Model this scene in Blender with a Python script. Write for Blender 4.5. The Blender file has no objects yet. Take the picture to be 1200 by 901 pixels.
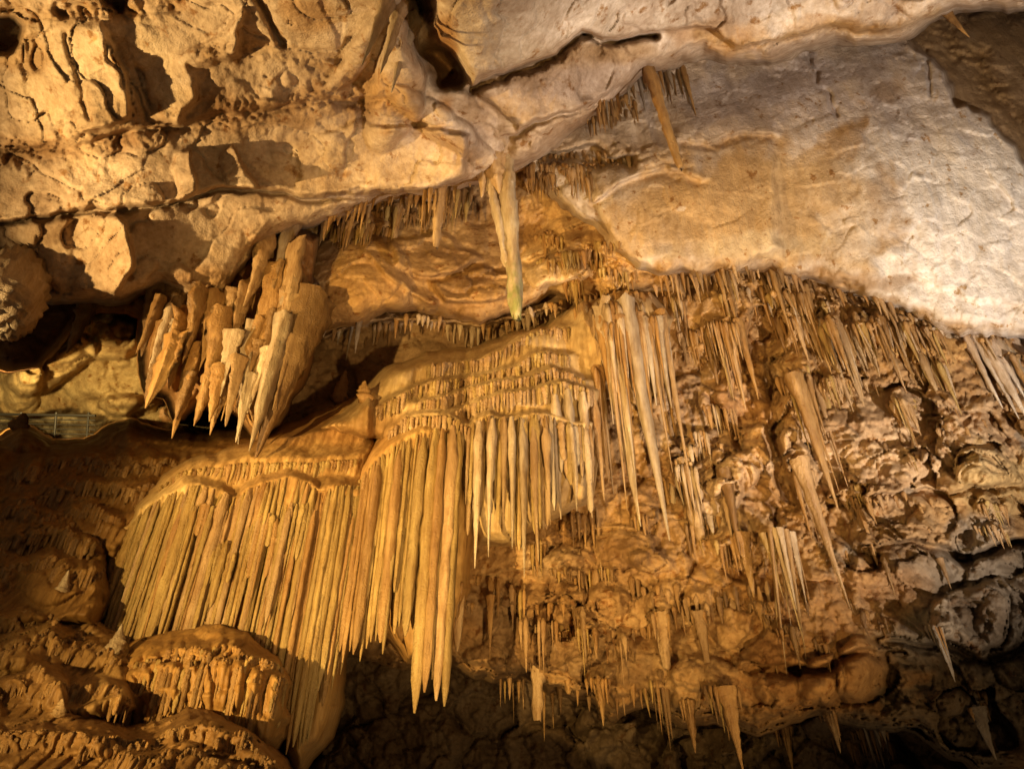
import bpy, math, random, time
import numpy as np
from mathutils import Vector, Matrix
T0 = time.time()
random.seed(7); rng = np.random.default_rng(7)
scene = bpy.context.scene
COL = scene.collection

# ------------------------------------------------------------------ camera
PITCH = math.radians(36.0); FPX = 800.0
CP, SP = math.cos(PITCH), math.sin(PITCH)
cd = bpy.data.cameras.new('camera'); cam = bpy.data.objects.new('camera', cd); COL.objects.link(cam)
cd.sensor_width = 36.0; cd.lens = 36.0 * FPX / 1200.0; cd.clip_end = 500; cd.clip_start = 0.05
cam.location = (0, 0, 1.6); cam.rotation_euler = (math.pi / 2 + PITCH, 0, 0)
scene.camera = cam
CAM = np.array([0, 0, 1.6]); FW = np.array([0, CP, SP]); UP = np.array([0, -SP, CP]); RT = np.array([1.0, 0, 0])

# ------------------------------------------------------------------ world: the dim light that bounces round a closed cave
w = bpy.data.worlds.new('World'); scene.world = w; w.use_nodes = True
bg = w.node_tree.nodes['Background']; bg.inputs[0].default_value = (1.0, 0.75, 0.48, 1); bg.inputs[1].default_value = 0.10

# ------------------------------------------------------------------ the cave's floodlights out of view; the middle and low ones are added fill
def lamp(name, loc, target, col, power, size=70, blend=0.6, rad=0.06):
    l = bpy.data.lights.new(name, 'SPOT'); l.energy = power; l.color = col
    l.spot_size = math.radians(size); l.spot_blend = blend; l.shadow_soft_size = rad
    o = bpy.data.objects.new(name, l); COL.objects.link(o); o.location = loc
    o.rotation_euler = (Vector(target) - Vector(loc)).to_track_quat('-Z', 'Y').to_euler()
    return o
WARM = (1.0, 0.68, 0.24); AMBER = (1.0, 0.55, 0.15); WHITE = (1.0, 0.90, 0.82)
LAMPS = [
    ('floodlight_left', (-4.2, -0.6, 1.6), (-1.4, 7.0, 5.8), WARM, 5600, 54, 0.85, 0.06),
    ('floodlight_ledge', (-8.6, 3.6, 4.6), (-1.6, 5.6, 9.0), (1.0, 0.70, 0.30), 3600, 75, 0.8, 0.08),
    ('floodlight_right', (5.4, 2.0, 0.2), (4.4, 5.7, 8.2), WHITE, 5600, 74, 0.9, 0.06),
    ('fill_middle', (1.4, 0.6, -0.2), (0.7, 7.0, 6.2), (1.0, 0.68, 0.28), 2300, 66, 0.9, 0.08),  # added fill from the front, brightens the terraces and blades
    ('fill_low', (5.2, 1.6, -0.6), (1.6, 8.2, 3.4), (1.0, 0.66, 0.28), 550, 60, 0.9, 0.06),  # added fill to brighten the rubble wall
    ('floodlight_far_chamber', (-10.8, 10.9, 9.2), (-13.0, 15.5, 13.0), (1.0, 0.74, 0.32), 1300, 110, 0.6, 0.1),
]
for a in LAMPS: lamp(*a)
scene.view_settings.view_transform = 'Standard'; scene.view_settings.look = 'None'
scene.view_settings.gamma = 1.0; scene.view_settings.use_curve_mapping = False
scene.view_settings.exposure = 0.3

# ------------------------------------------------------------------ numpy noise
PERM = rng.permutation(256); PERM = np.concatenate([PERM, PERM, PERM]).astype(np.int32)
GR = rng.normal(size=(256, 3)).astype(np.float32); GR /= np.linalg.norm(GR, axis=1)[:, None]
def noise3(x, y, z):
    x = np.asarray(x, np.float32); y = np.asarray(y, np.float32); z = np.asarray(z, np.float32)
    xi = np.floor(x).astype(np.int32); yi = np.floor(y).astype(np.int32); zi = np.floor(z).astype(np.int32)
    xf = x - xi; yf = y - yi; zf = z - zi
    u = xf*xf*xf*(xf*(xf*6-15)+10); v = yf*yf*yf*(yf*(yf*6-15)+10); q = zf*zf*zf*(zf*(zf*6-15)+10)
    xi &= 255; yi &= 255; zi &= 255
    def g(a, b, c):
        h = PERM[PERM[PERM[xi + a] + yi + b] + zi + c]
        r = GR[h]
        return r[..., 0]*(xf-a) + r[..., 1]*(yf-b) + r[..., 2]*(zf-c)
    def L(t, a, b): return a + t*(b-a)
    return 1.6*L(q, L(v, L(u, g(0,0,0), g(1,0,0)), L(u, g(0,1,0), g(1,1,0))),
                    L(v, L(u, g(0,0,1), g(1,0,1)), L(u, g(0,1,1), g(1,1,1))))
def fbm(P, f, oct=4, gain=0.5, seed=0.0, ridged=False, aniso=(1, 1, 1)):
    out = 0; a = 1.0
    for i in range(oct):
        n = noise3(P[0]*f*aniso[0]+seed*7.3+i*17.1, P[1]*f*aniso[1]-seed*3.1+i*5.7, P[2]*f*aniso[2]+seed*1.7+i*9.3)
        if ridged: n = 1 - 2*np.abs(n)
        out = out + a*n; a *= gain; f *= 2.03
    return out
HT = rng.random((4096, 6)).astype(np.float32)
def worley(P, f, seed=0):
    """nearest-cell facets: returns (tilted-plane value, F2-F1)"""
    p = np.stack([np.asarray(c, np.float32)*f for c in P], -1); b = np.floor(p).astype(np.int64)
    F1 = np.full(p.shape[:-1], 9.0, np.float32); F2 = F1.copy(); val = np.zeros_like(F1)
    for i in (-1, 0, 1):
        for j in (-1, 0, 1):
            for k in (-1, 0, 1):
                c = b + np.array([i, j, k])
                h = HT[((c[..., 0]*73856093) ^ (c[..., 1]*19349663) ^ (c[..., 2]*83492791 + seed*977)) & 4095]
                o = p - (c + h[..., :3]); d = (o*o).sum(-1)
                n = d < F1
                F2 = np.where(n, F1, np.minimum(F2, d)); F1 = np.where(n, d, F1)
                val = np.where(n, (o*(h[..., 3:]-0.5)).sum(-1)*2 + (h[..., 3]-.5)*.6, val)
    return val, np.sqrt(F2) - np.sqrt(F1)
def sm(x): x = np.clip(x, 0, 1); return x*x*(3-2*x)

# ------------------------------------------------------------------ pixel grid (a pixel gives a direction; the distance is the rock's)
def axis(lo, hi, step, m, ms):
    return np.concatenate([np.arange(lo-m, lo, ms), np.arange(lo, hi, step), np.arange(hi, hi+m, ms)])
GU = axis(-30, 1230, 1.75, 420, 12.0); GV = axis(-30, 930, 1.75, 300, 12.0)
U, V = np.meshgrid(GU, GV); NV, NU = U.shape
Zr = np.zeros_like(U)
WU = U + 9*noise3(U/95, V/95, Zr+.3) + 4.5*noise3(U/34, V/34, Zr+3.3) + 2.2*noise3(U/13, V/13, Zr+5.3)
WV = V + 9*noise3(U/95, V/95, Zr+8.3) + 4.5*noise3(U/34, V/34, Zr+13.3) + 2.2*noise3(U/13, V/13, Zr+15.3)
KV = (450.5 - V)/FPX; HOR = np.maximum(CP - KV*SP, 0.12)
def ray(u, v): return FW + RT*((u-600)/FPX) + UP*((450.5-v)/FPX)
def pix(u, v, d): return CAM + ray(u, v)*d
def world(u, v, d):
    a = (u-600)/FPX; k = (450.5-v)/FPX
    return (d*a, d*(CP-k*SP), 1.6 + d*(SP+k*CP))
def tps(pts):
    p = np.array(pts, float); X = p[:, :2]/300; n = len(p)
    r2 = ((X[:, None]-X[None])**2).sum(-1); K = 0.5*r2*np.log(r2+1e-9); K += np.eye(n)*0.02
    A = np.zeros((n+3, n+3)); A[:n, :n] = K; A[:n, n] = 1; A[:n, n+1:] = X; A[n, :n] = 1; A[n+1:, :n] = X.T
    w_ = np.linalg.solve(A, np.concatenate([p[:, 2], np.zeros(3)]))
    def f(u, v):
        u = np.clip(u, -250, 1450)/300; v = np.clip(v, -200, 1150)/300
        o = w_[n] + w_[n+1]*u + w_[n+2]*v
        for i in range(n):
            r2 = (u-X[i, 0])**2 + (v-X[i, 1])**2; o = o + w_[i]*0.5*r2*np.log(r2+1e-9)
        return o
    return f
def polysd(poly, u, v):
    p = np.array(poly, float); q = np.roll(p, -1, 0)
    best = np.full(u.shape, 1e9); ins = np.zeros(u.shape, bool)
    for (x0, y0), (x1, y1) in zip(p, q):
        dx, dy = x1-x0, y1-y0; t = np.clip(((u-x0)*dx+(v-y0)*dy)/(dx*dx+dy*dy+1e-9), 0, 1)
        best = np.minimum(best, (u-x0-t*dx)**2 + (v-y0-t*dy)**2)
        if y0 != y1:
            c = ((y0 > v) != (y1 > v)) & (u < (x1-x0)*(v-y0)/(y1-y0) + x0); ins ^= c
    return np.where(ins, 1, -1)*np.sqrt(best)
def linesd(line, u, v):
    best = np.full(u.shape, 1e9)
    for (x0, y0), (x1, y1) in zip(line[:-1], line[1:]):
        dx, dy = x1-x0, y1-y0; t = np.clip(((u-x0)*dx+(v-y0)*dy)/(dx*dx+dy*dy+1e-9), 0, 1)
        best = np.minimum(best, (u-x0-t*dx)**2 + (v-y0-t*dy)**2)
    return np.sqrt(best)
# features: each adds to the horizontal distance Y (negative = bulges towards the viewer)
def f_line(line, h, wup, wdn=3.0, fade=25, groove=0, gw=4):
    """a ledge: rock above the line stands proud by h and eases back over wup px; a crack of depth groove just below it"""
    xs = np.array([p[0] for p in line], float); ys = np.array([p[1] for p in line], float)
    def f(u, v):
        s = np.interp(u, xs, ys) - v
        win = sm((u-xs[0]+fade)/fade)*sm((xs[-1]+fade-u)/fade)
        o = -h*np.where(s > 0, np.exp(-s/wup), np.exp(s/wdn))*win*sm((s+wdn*2)/(wdn*2))
        if groove: o = o + groove*np.exp(-((s+gw)/gw)**2)*win
        return o
    return f
def f_step(line, h, w, fade=40):
    """a terrace lip: above the line the surface steps back by h over w px"""
    xs = np.array([p[0] for p in line], float); ys = np.array([p[1] for p in line], float)
    def f(u, v):
        s = np.interp(u, xs, ys) - v
        win = sm((u-xs[0]+fade)/fade)*sm((xs[-1]+fade-u)/fade)
        return h*sm(s/w)**0.6*win
    return f
def f_lump(cx, cy, rx, ry, h, rot=0.0, p=1.0):
    c, s_ = math.cos(math.radians(rot)), math.sin(math.radians(rot))
    def f(u, v):
        x = ((u-cx)*c+(v-cy)*s_)/rx; y = (-(u-cx)*s_+(v-cy)*c)/ry
        return -h*np.sqrt(np.clip(1-(x*x+y*y)**p, 0, 1))
    return f
def f_slab(poly, h, gx=0.0, gy=0.0, e=4.0):
    """a block: stands proud by h, its face tilted by gx, gy metres per 100 px"""
    P_ = np.array(poly, float); cx, cy = P_.mean(0)
    def f(u, v):
        sd = polysd(poly, u, v)
        return -sm((sd+e)/(2*e))*(h + gx*(u-cx)/100 + gy*(v-cy)/100)
    return f
def f_crack(line, d, wd):
    def f(u, v): return d*np.exp(-(linesd(line, u, v)/wd)**2)
    return f

# ------------------------------------------------------------------ materials
def nt(name):
    m = bpy.data.materials.new(name); m.use_nodes = True; t = m.node_tree; t.nodes.clear()
    o = t.nodes.new('ShaderNodeOutputMaterial'); b = t.nodes.new('ShaderNodeBsdfPrincipled')
    t.links.new(b.outputs[0], o.inputs[0]); return m, t, b
def add_mottle(t, col_socket, coord, sets):
    for scale, lo, hi, detail, stretch, *pp in sets:
        mp = t.nodes.new('ShaderNodeMapping'); mp.inputs['Scale'].default_value = stretch; t.links.new(coord, mp.inputs[0])
        n = t.nodes.new('ShaderNodeTexNoise'); n.inputs['Scale'].default_value = scale; n.inputs['Detail'].default_value = detail
        n.inputs['Roughness'].default_value = 0.62; t.links.new(mp.outputs[0], n.inputs['Vector'])
        r = t.nodes.new('ShaderNodeValToRGB'); r.color_ramp.elements[0].position, r.color_ramp.elements[1].position = pp[0] if pp else (0.32, 0.68)
        r.color_ramp.elements[0].color = (*lo, 1); r.color_ramp.elements[1].color = (*hi, 1); t.links.new(n.outputs['Fac'], r.inputs[0])
        mx = t.nodes.new('ShaderNodeMix'); mx.data_type = 'RGBA'; mx.blend_type = 'MULTIPLY'; mx.inputs['Factor'].default_value = 1
        t.links.new(col_socket, mx.inputs['A']); t.links.new(r.outputs[0], mx.inputs['B']); col_socket = mx.outputs['Result']
    return col_socket
def add_bump(t, b, coord, sets):
    prev = None
    for scale, dist, strength, detail, stretch in sets:
        mp = t.nodes.new('ShaderNodeMapping'); mp.inputs['Scale'].default_value = stretch; t.links.new(coord, mp.inputs[0])
        n = t.nodes.new('ShaderNodeTexNoise'); n.inputs['Scale'].default_value = scale; n.inputs['Detail'].default_value = detail
        n.inputs['Roughness'].default_value = 0.65; t.links.new(mp.outputs[0], n.inputs['Vector'])
        bp = t.nodes.new('ShaderNodeBump'); bp.inputs['Strength'].default_value = strength; bp.inputs['Distance'].default_value = dist
        t.links.new(n.outputs['Fac'], bp.inputs['Height'])
        if prev: t.links.new(prev, bp.inputs['Normal'])
        prev = bp.outputs[0]
    t.links.new(prev, b.inputs['Normal'])
def rock_material(name, rough, spec, mott, bump):
    m, t, b = nt(name)
    at = t.nodes.new('ShaderNodeAttribute'); at.attribute_name = 'tint'
    g = t.nodes.new('ShaderNodeNewGeometry')
    t.links.new(add_mottle(t, at.outputs['Color'], g.outputs['Position'], mott), b.inputs['Base Color'])
    add_bump(t, b, g.outputs['Position'], bump)
    rn = t.nodes.new('ShaderNodeTexNoise'); rn.inputs['Scale'].default_value = 2.5; rn.inputs['Detail'].default_value = 5; t.links.new(g.outputs['Position'], rn.inputs['Vector'])
    rr = t.nodes.new('ShaderNodeMapRange'); rr.inputs['From Min'].default_value = .35; rr.inputs['From Max'].default_value = .65; rr.inputs['To Min'].default_value = rough-.22; rr.inputs['To Max'].default_value = min(.95, rough+.15)
    t.links.new(rn.outputs['Fac'], rr.inputs['Value']); t.links.new(rr.outputs[0], b.inputs['Roughness']); b.inputs['Specular IOR Level'].default_value = spec
    return m
M_ROCK = rock_material('limestone', 0.85, 0.25,
    [(.9, (.74, .66, .58), (1.12, 1.10, 1.07), 4, (1, 1, 1), (.38, .58)), (2.2, (.72, .64, .54), (1.1, 1.06, 1.0), 6, (1, 1, 1)), (16, (.78, .72, .64), (1.08, 1.06, 1.04), 5, (1, 1, 1)), (5, (.55, .38, .2), (1, 1, 1), 7, (1, 1, 1), (.33, .42))],
    [(9, .05, .6, 6, (1, 1, 1)), (45, .018, .7, 4, (1, 1, 1))])
M_SLAB = rock_material('pale_limestone', 0.8, 0.25,
    [(1.3, (.80, .74, .66), (1.08, 1.05, 1.02), 6, (1, 1, .5)), (11, (.80, .74, .66), (1.05, 1.04, 1.03), 6, (1, 1, .35)), (5, (.80, .79, .80), (1.06, 1.05, 1.03), 4, (1, 1, .05)), (7, (.60, .44, .26), (1, 1, 1), 7, (1, 1, .7), (.33, .39))],
    [(6, .06, .55, 8, (1, 1, .45)), (22, .03, .9, 7, (1, 1, .8))])
M_FLOW = rock_material('wet_flowstone', 0.62, 0.28,
    [(1.6, (.74, .62, .48), (1.1, 1.06, 1.0), 5, (1, 1, .45)), (14, (.72, .64, .54), (1.1, 1.08, 1.05), 5, (1, 1, .2))],
    [(14, .03, .5, 5, (1, 1, .5)), (60, .008, .45, 3, (1, 1, 1))])
def dripstone_material(name, col, tip, rough=0.42, spec=0.5, p0=0.25):
    """colour runs from col to tip along the stone; per-object variation; long vertical grain"""
    m, t, b = nt(name)
    tc = t.nodes.new('ShaderNodeTexCoord'); sx = t.nodes.new('ShaderNodeSeparateXYZ'); t.links.new(tc.outputs['Object'], sx.inputs[0])
    r = t.nodes.new('ShaderNodeValToRGB'); mp_ = t.nodes.new('ShaderNodeMapRange')
    mp_.inputs['From Min'].default_value = 0; mp_.inputs['From Max'].default_value = -1; t.links.new(sx.outputs['Z'], mp_.inputs['Value'])
    r.color_ramp.elements[0].color = (*col, 1); r.color_ramp.elements[1].color = (*tip, 1); r.color_ramp.elements[0].position = p0
    nn = t.nodes.new('ShaderNodeTexNoise'); nn.inputs['Scale'].default_value = 9; nn.inputs['Detail'].default_value = 4; gg = t.nodes.new('ShaderNodeNewGeometry'); t.links.new(gg.outputs['Position'], nn.inputs['Vector'])
    ad = t.nodes.new('ShaderNodeMath'); ad.operation = 'MULTIPLY_ADD'; ad.inputs[1].default_value = .9; t.links.new(nn.outputs['Fac'], ad.inputs[0]); sb = t.nodes.new('ShaderNodeMath'); sb.operation = 'SUBTRACT'; sb.inputs[1].default_value = .45
    t.links.new(mp_.outputs[0], ad.inputs[2]); t.links.new(ad.outputs[0], sb.inputs[0]); t.links.new(sb.outputs[0], r.inputs[0])
    oi = t.nodes.new('ShaderNodeObjectInfo'); hs = t.nodes.new('ShaderNodeHueSaturation')
    v = t.nodes.new('ShaderNodeMapRange'); v.inputs['To Min'].default_value = 0.8; v.inputs['To Max'].default_value = 1.12
    t.links.new(oi.outputs['Random'], v.inputs['Value']); t.links.new(v.outputs[0], hs.inputs['Value']); t.links.new(r.outputs[0], hs.inputs['Color'])
    g = t.nodes.new('ShaderNodeNewGeometry')
    c = add_mottle(t, hs.outputs[0], g.outputs['Position'], [(3, (.70, .58, .44), (1.1, 1.06, 1.0), 5, (1, 1, .5)), (22, (.72, .64, .55), (1.1, 1.08, 1.04), 4, (1, 1, .12))])
    t.links.new(c, b.inputs['Base Color'])
    add_bump(t, b, g.outputs['Position'], [(18, .035, .7, 5, (1, 1, .35)), (42, .022, .9, 4, (1, 1, 1.3))])
    b.inputs['Roughness'].default_value = rough; b.inputs['Specular IOR Level'].default_value = spec
    return m
D = {
 'pale':  dripstone_material('pale_dripstone', (.50, .40, .28), (.60, .52, .40)),
 'tan':   dripstone_material('tan_dripstone', (.42, .28, .14), (.52, .38, .22)),
 'ochre': dripstone_material('ochre_dripstone', (.37, .22, .08), (.48, .31, .13)),
 'orange': dripstone_material('orange_dripstone', (.40, .23, .075), (.50, .32, .125)),
 'gold': dripstone_material('golden_dripstone', (.42, .295, .105), (.50, .37, .155)),
 'umber': dripstone_material('umber_dripstone', (.27, .16, .055), (.33, .20, .075)),
 'brown': dripstone_material('brown_dripstone', (.23, .14, .055), (.30, .185, .08)),
 'grey':  dripstone_material('grey_dripstone', (.30, .26, .21), (.40, .35, .28)),
 'white': dripstone_material('white_dripstone', (.56, .45, .34), (.68, .62, .54)),
 'mossy': dripstone_material('mossy_dripstone', (.58, .48, .34), (.34, .37, .15), p0=.7),
}

# ------------------------------------------------------------------ where clusters of small drips hang: each gets a little ledge in the rock
PLAN = []
def carpet(poly, n, Lr, mats, nr=(2, 10), wr=(3, 9), push=.03):
    P_ = np.array(poly, float); lo, hi = P_.min(0), P_.max(0)
    while n > 0:
        u, v = random.uniform(lo[0], hi[0]), random.uniform(lo[1], hi[1])
        if polysd(poly, np.array([u]), np.array([v]))[0] > 0: PLAN.append((u, v, random.randint(*nr), random.uniform(3.2, 5), random.uniform(*Lr), mats, wr, push)); n -= 1
carpet([(780, 340), (860, 320), (950, 335), (1040, 362), (1110, 392), (1190, 400), (1190, 440), (1100, 440), (1000, 420), (930, 380), (880, 350), (790, 380)], 30, (14, 56), ['tan', 'ochre', 'gold', 'ochre', 'pale'])
carpet([(930, 420), (1000, 430), (1100, 440), (1180, 450), (1180, 480), (1000, 480), (940, 470)], 6, (18, 44), ['tan', 'ochre', 'gold'])
carpet([(560, 640), (640, 620), (720, 600), (860, 620), (880, 740), (840, 820), (700, 820), (600, 800), (540, 740)], 16, (12, 56), ['ochre', 'brown', 'gold', 'tan'])
carpet([(780, 470), (900, 480), (930, 600), (880, 640), (790, 600)], 6, (20, 70), ['tan', 'ochre', 'pale'])
carpet([(960, 500), (1180, 490), (1190, 640), (1000, 660), (960, 600)], 6, (8, 26), ['tan', 'ochre', 'gold'])
carpet([(880, 640), (1060, 660), (1060, 760), (900, 780)], 9, (12, 40), ['ochre', 'brown'])
carpet([(880, 830), (1060, 830), (1180, 780), (1190, 880), (900, 880)], 8, (14, 40), ['ochre', 'brown', 'grey'])
carpet([(390, 262), (545, 222), (560, 236), (400, 282)], 26, (12, 36), ['ochre', 'brown', 'gold'])
carpet([(620, 196), (745, 184), (740, 210), (640, 230)], 14, (12, 36), ['ochre', 'brown', 'tan'])
carpet([(690, 120), (760, 96), (770, 120), (700, 150)], 8, (12, 36), ['ochre', 'brown'])
carpet([(640, 270), (760, 290), (780, 330), (690, 345), (650, 320)], 12, (10, 30), ['ochre', 'gold'])
BIGPOS = [(928, 450, 30), (936, 545, 24), (800, 548, 22), (820, 728, 14), (626, 736, 16), (664, 750, 11), (575, 708, 8), (776, 728, 20), (852, 816, 27), (808, 832, 15), (704, 806, 20), (974, 842, 12), (920, 858, 11), (1100, 745, 12), (1150, 840, 16), (870, 636, 16), (850, 560, 14), (915, 632, 44), (852, 386, 44)]
J = lambda a: random.uniform(-a, a)
def f_ledges(u, v):
    o = np.zeros_like(u)
    for cu, cv, hw, h, up in [(a[0], a[1], a[2]*a[3]/2+4, random.uniform(.10, .22), random.uniform(8, 18)) for a in PLAN]+[(x, y+2, w_*.5+8, .30, 22) for x, y, w_ in BIGPOS]:
        m_ = (np.abs(u-cu) < hw*1.4) & (v > cv-4*up) & (v < cv+12)
        x = (u[m_]-cu)/hw; s_ = cv-v[m_]-5*x*x
        o[m_] -= h*np.clip(1-x*x, 0, 1)**.5*np.where(s_ > 0, np.exp(-(s_/up)**1.3), np.exp(s_/2.0))
    return np.maximum(o, -.5)

# ------------------------------------------------------------------ rock layers
LAYERS = []
PALE = (.52, .43, .33); BEIGE = (.46, .35, .23); OCHRE = (.42, .25, .09); GREY = (.28, .25, .23); WHITEROCK = (.66, .59, .51)
BROWN = (.22, .125, .05); DARK = (.13, .085, .05); MAUVE = (.40, .34, .31)
def layer(name, poly, ypts, feats=(), roll=(0.5, 26), skirt=0.10, rough=None, base=BEIGE, stains=(), mat=None, ribs=None, warp=1.0, facets=None, reach=34, terr=None, bands=(), tiers=(), poly_tints=()):
    lu = U + (WU-U)*warp; lv = V + (WV-V)*warp
    sd = polysd(poly, lu, lv); sel = sd > -reach
    u, v, wu, wv, s = U[sel], V[sel], lu[sel], lv[sel], sd[sel]
    Y = tps(ypts)(u, v)
    for f in feats: Y = Y + f(wu, wv)
    r = np.clip(1-s/roll[1], 0, 1); Y = Y + roll[0]*(1-np.sqrt(np.clip(1-r*r, 0, 1))) + np.where(s < 0, -s*skirt + np.maximum(-s-3, 0)**3/70, 0)
    Y = np.clip(Y, 2.2, 60)
    hor = HOR[sel]; d = Y/hor
    P = world(u, v, d); seed = len(LAYERS)*1.7+.5
    if ribs:
        for amp, freq, wob in ribs:
            x = P[0]*freq + wob*noise3(P[0]*1.3, P[1]*1.3, P[2]*.45+seed) + .35*noise3(P[0]*freq*.6, P[1], P[2]*2.2+seed)
            mod = .55+.45*noise3(P[0]*2.2, P[1]*2+9, P[2]*1.1)
            d = d - amp*np.abs(np.cos(x*math.pi))**.7*np.clip(mod, .1, 1.2)
    for amp, freq, wob in tiers:
        q = P[2]*freq + wob*noise3(P[0]*.9+seed, P[1]*.9, P[2]*.5) + .5*noise3(P[0]*2.6, P[1]*2.6+seed, P[2]*.8); f_ = q-np.floor(q)
        d = d - amp*f_*(1-sm((f_-.82)/.18))*np.clip(.8+.6*noise3(P[0]*1.5, P[1]*1.5, P[2]*1.5+seed), .3, 1.3)
    rm = np.clip(.85+.75*noise3(P[0]*.6+seed, P[1]*.6, P[2]*.6), .35, 1.5)
    for amp, freq, oct_, ridged in (rough or [(.16, .9, 3, False), (.07, 3.2, 4, True), (.02, 14, 2, False)]):
        d = d + amp*(rm if freq > 2 else 1)*fbm(P, freq, oct_, .5, seed, ridged)
    for amp, freq, nlev in (terr or []):
        q = fbm(P, freq, 4, .5, seed+4)*nlev; fl = np.floor(q); d = d + amp*(fl + sm((q-fl-.86)/.14) + .35*(q-fl))
    for amp, freq in (facets or []):
        Pw = [c + .10*noise3(P[0]*2.5+i*9, P[1]*2.5, P[2]*2.5) for i, c in enumerate(P)]
        val, e = worley(Pw, freq, len(LAYERS)); d = d + rm*amp*(val + .28*np.exp(-e*9))
    bcol = []
    for line, wd, amp, freq, colr in bands:
        m_ = np.exp(-(linesd(line, wu, wv)/wd)**2)*np.clip(.7+.9*noise3(u/30, v/30, Zr[sel]+seed), 0, 1.4)
        d = d + amp*m_*fbm(P, freq, 4, .55, seed+9, True); bcol.append((m_, colr))
    c = np.tile(np.array(base, np.float32), (len(u), 1))
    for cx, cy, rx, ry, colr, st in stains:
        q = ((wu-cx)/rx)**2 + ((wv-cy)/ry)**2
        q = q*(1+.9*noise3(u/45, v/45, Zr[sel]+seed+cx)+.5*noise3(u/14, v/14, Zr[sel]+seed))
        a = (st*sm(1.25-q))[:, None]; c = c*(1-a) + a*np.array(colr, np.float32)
    for poly_, colr, st, e_ in poly_tints:
        a = (st*sm((polysd(poly_, wu, wv)+e_)/(2*e_)))[:, None]; c = c*(1-a) + a*np.array(colr, np.float32)
    for m_, colr in bcol:
        if colr is not None: a = np.clip(.8*m_, 0, .85)[:, None]; c = c*(1-a) + a*np.array(colr, np.float32)
    full = np.full(U.shape, 1e6); full[sel] = d
    cf = np.zeros(U.shape+(3,), np.float32); cf[sel] = c
    LAYERS.append(dict(warp=warp, name=name, d=full, sel=sel, col=cf, mat=mat or M_ROCK))

def build_layer_mesh(i, keepmask=None):
    L = LAYERS[i]; d = L['d']
    other = np.full(U.shape, 1e6)
    for j, M in enumerate(LAYERS):
        if j != i: other = np.minimum(other, M['d'])
    vis = L['sel'] & (d < other + 0.35)
    if keepmask is not None: vis &= keepmask
    q = (vis[:-1, :-1] | vis[1:, :-1] | vis[:-1, 1:] | vis[1:, 1:])
    q &= L['sel'][:-1, :-1] & L['sel'][1:, :-1] & L['sel'][:-1, 1:] & L['sel'][1:, 1:]
    idx = np.full(U.shape, -1, np.int64)
    used = np.zeros(U.shape, bool); used[:-1, :-1] |= q; used[1:, :-1] |= q; used[:-1, 1:] |= q; used[1:, 1:] |= q
    n = int(used.sum())
    if n == 0: return None
    idx[used] = np.arange(n)
    X, Y, Z = world(U[used], V[used], d[used]); co = np.stack([X, Y, Z], 1).astype(np.float32)
    fq = np.stack([idx[1:, :-1][q], idx[1:, 1:][q], idx[:-1, 1:][q], idx[:-1, :-1][q]], 1).astype(np.int32)
    me = bpy.data.meshes.new(L['name'])
    me.vertices.add(n); me.vertices.foreach_set('co', co.ravel())
    me.loops.add(fq.size); me.loops.foreach_set('vertex_index', fq.ravel())
    me.polygons.add(len(fq)); me.polygons.foreach_set('loop_start', np.arange(0, fq.size, 4, dtype=np.int32))
    me.update(); me.validate()
    me.polygons.foreach_set('use_smooth', np.ones(len(me.polygons), bool))
    a = me.attributes.new('tint', 'FLOAT_COLOR', 'POINT')
    a.data.foreach_set('color', np.concatenate([L['col'][used], np.ones((n, 1), np.float32)], 1).ravel())
    me.materials.append(L['mat'])
    return me
def obj(name, me, parent=None):
    o = bpy.data.objects.new(name, me); COL.objects.link(o)
    if parent: o.parent = parent
    return o
def tag(o, label, cat, group=None):
    o['label'] = label; o['category'] = cat
    if group: o['group'] = group
    return o

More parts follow.
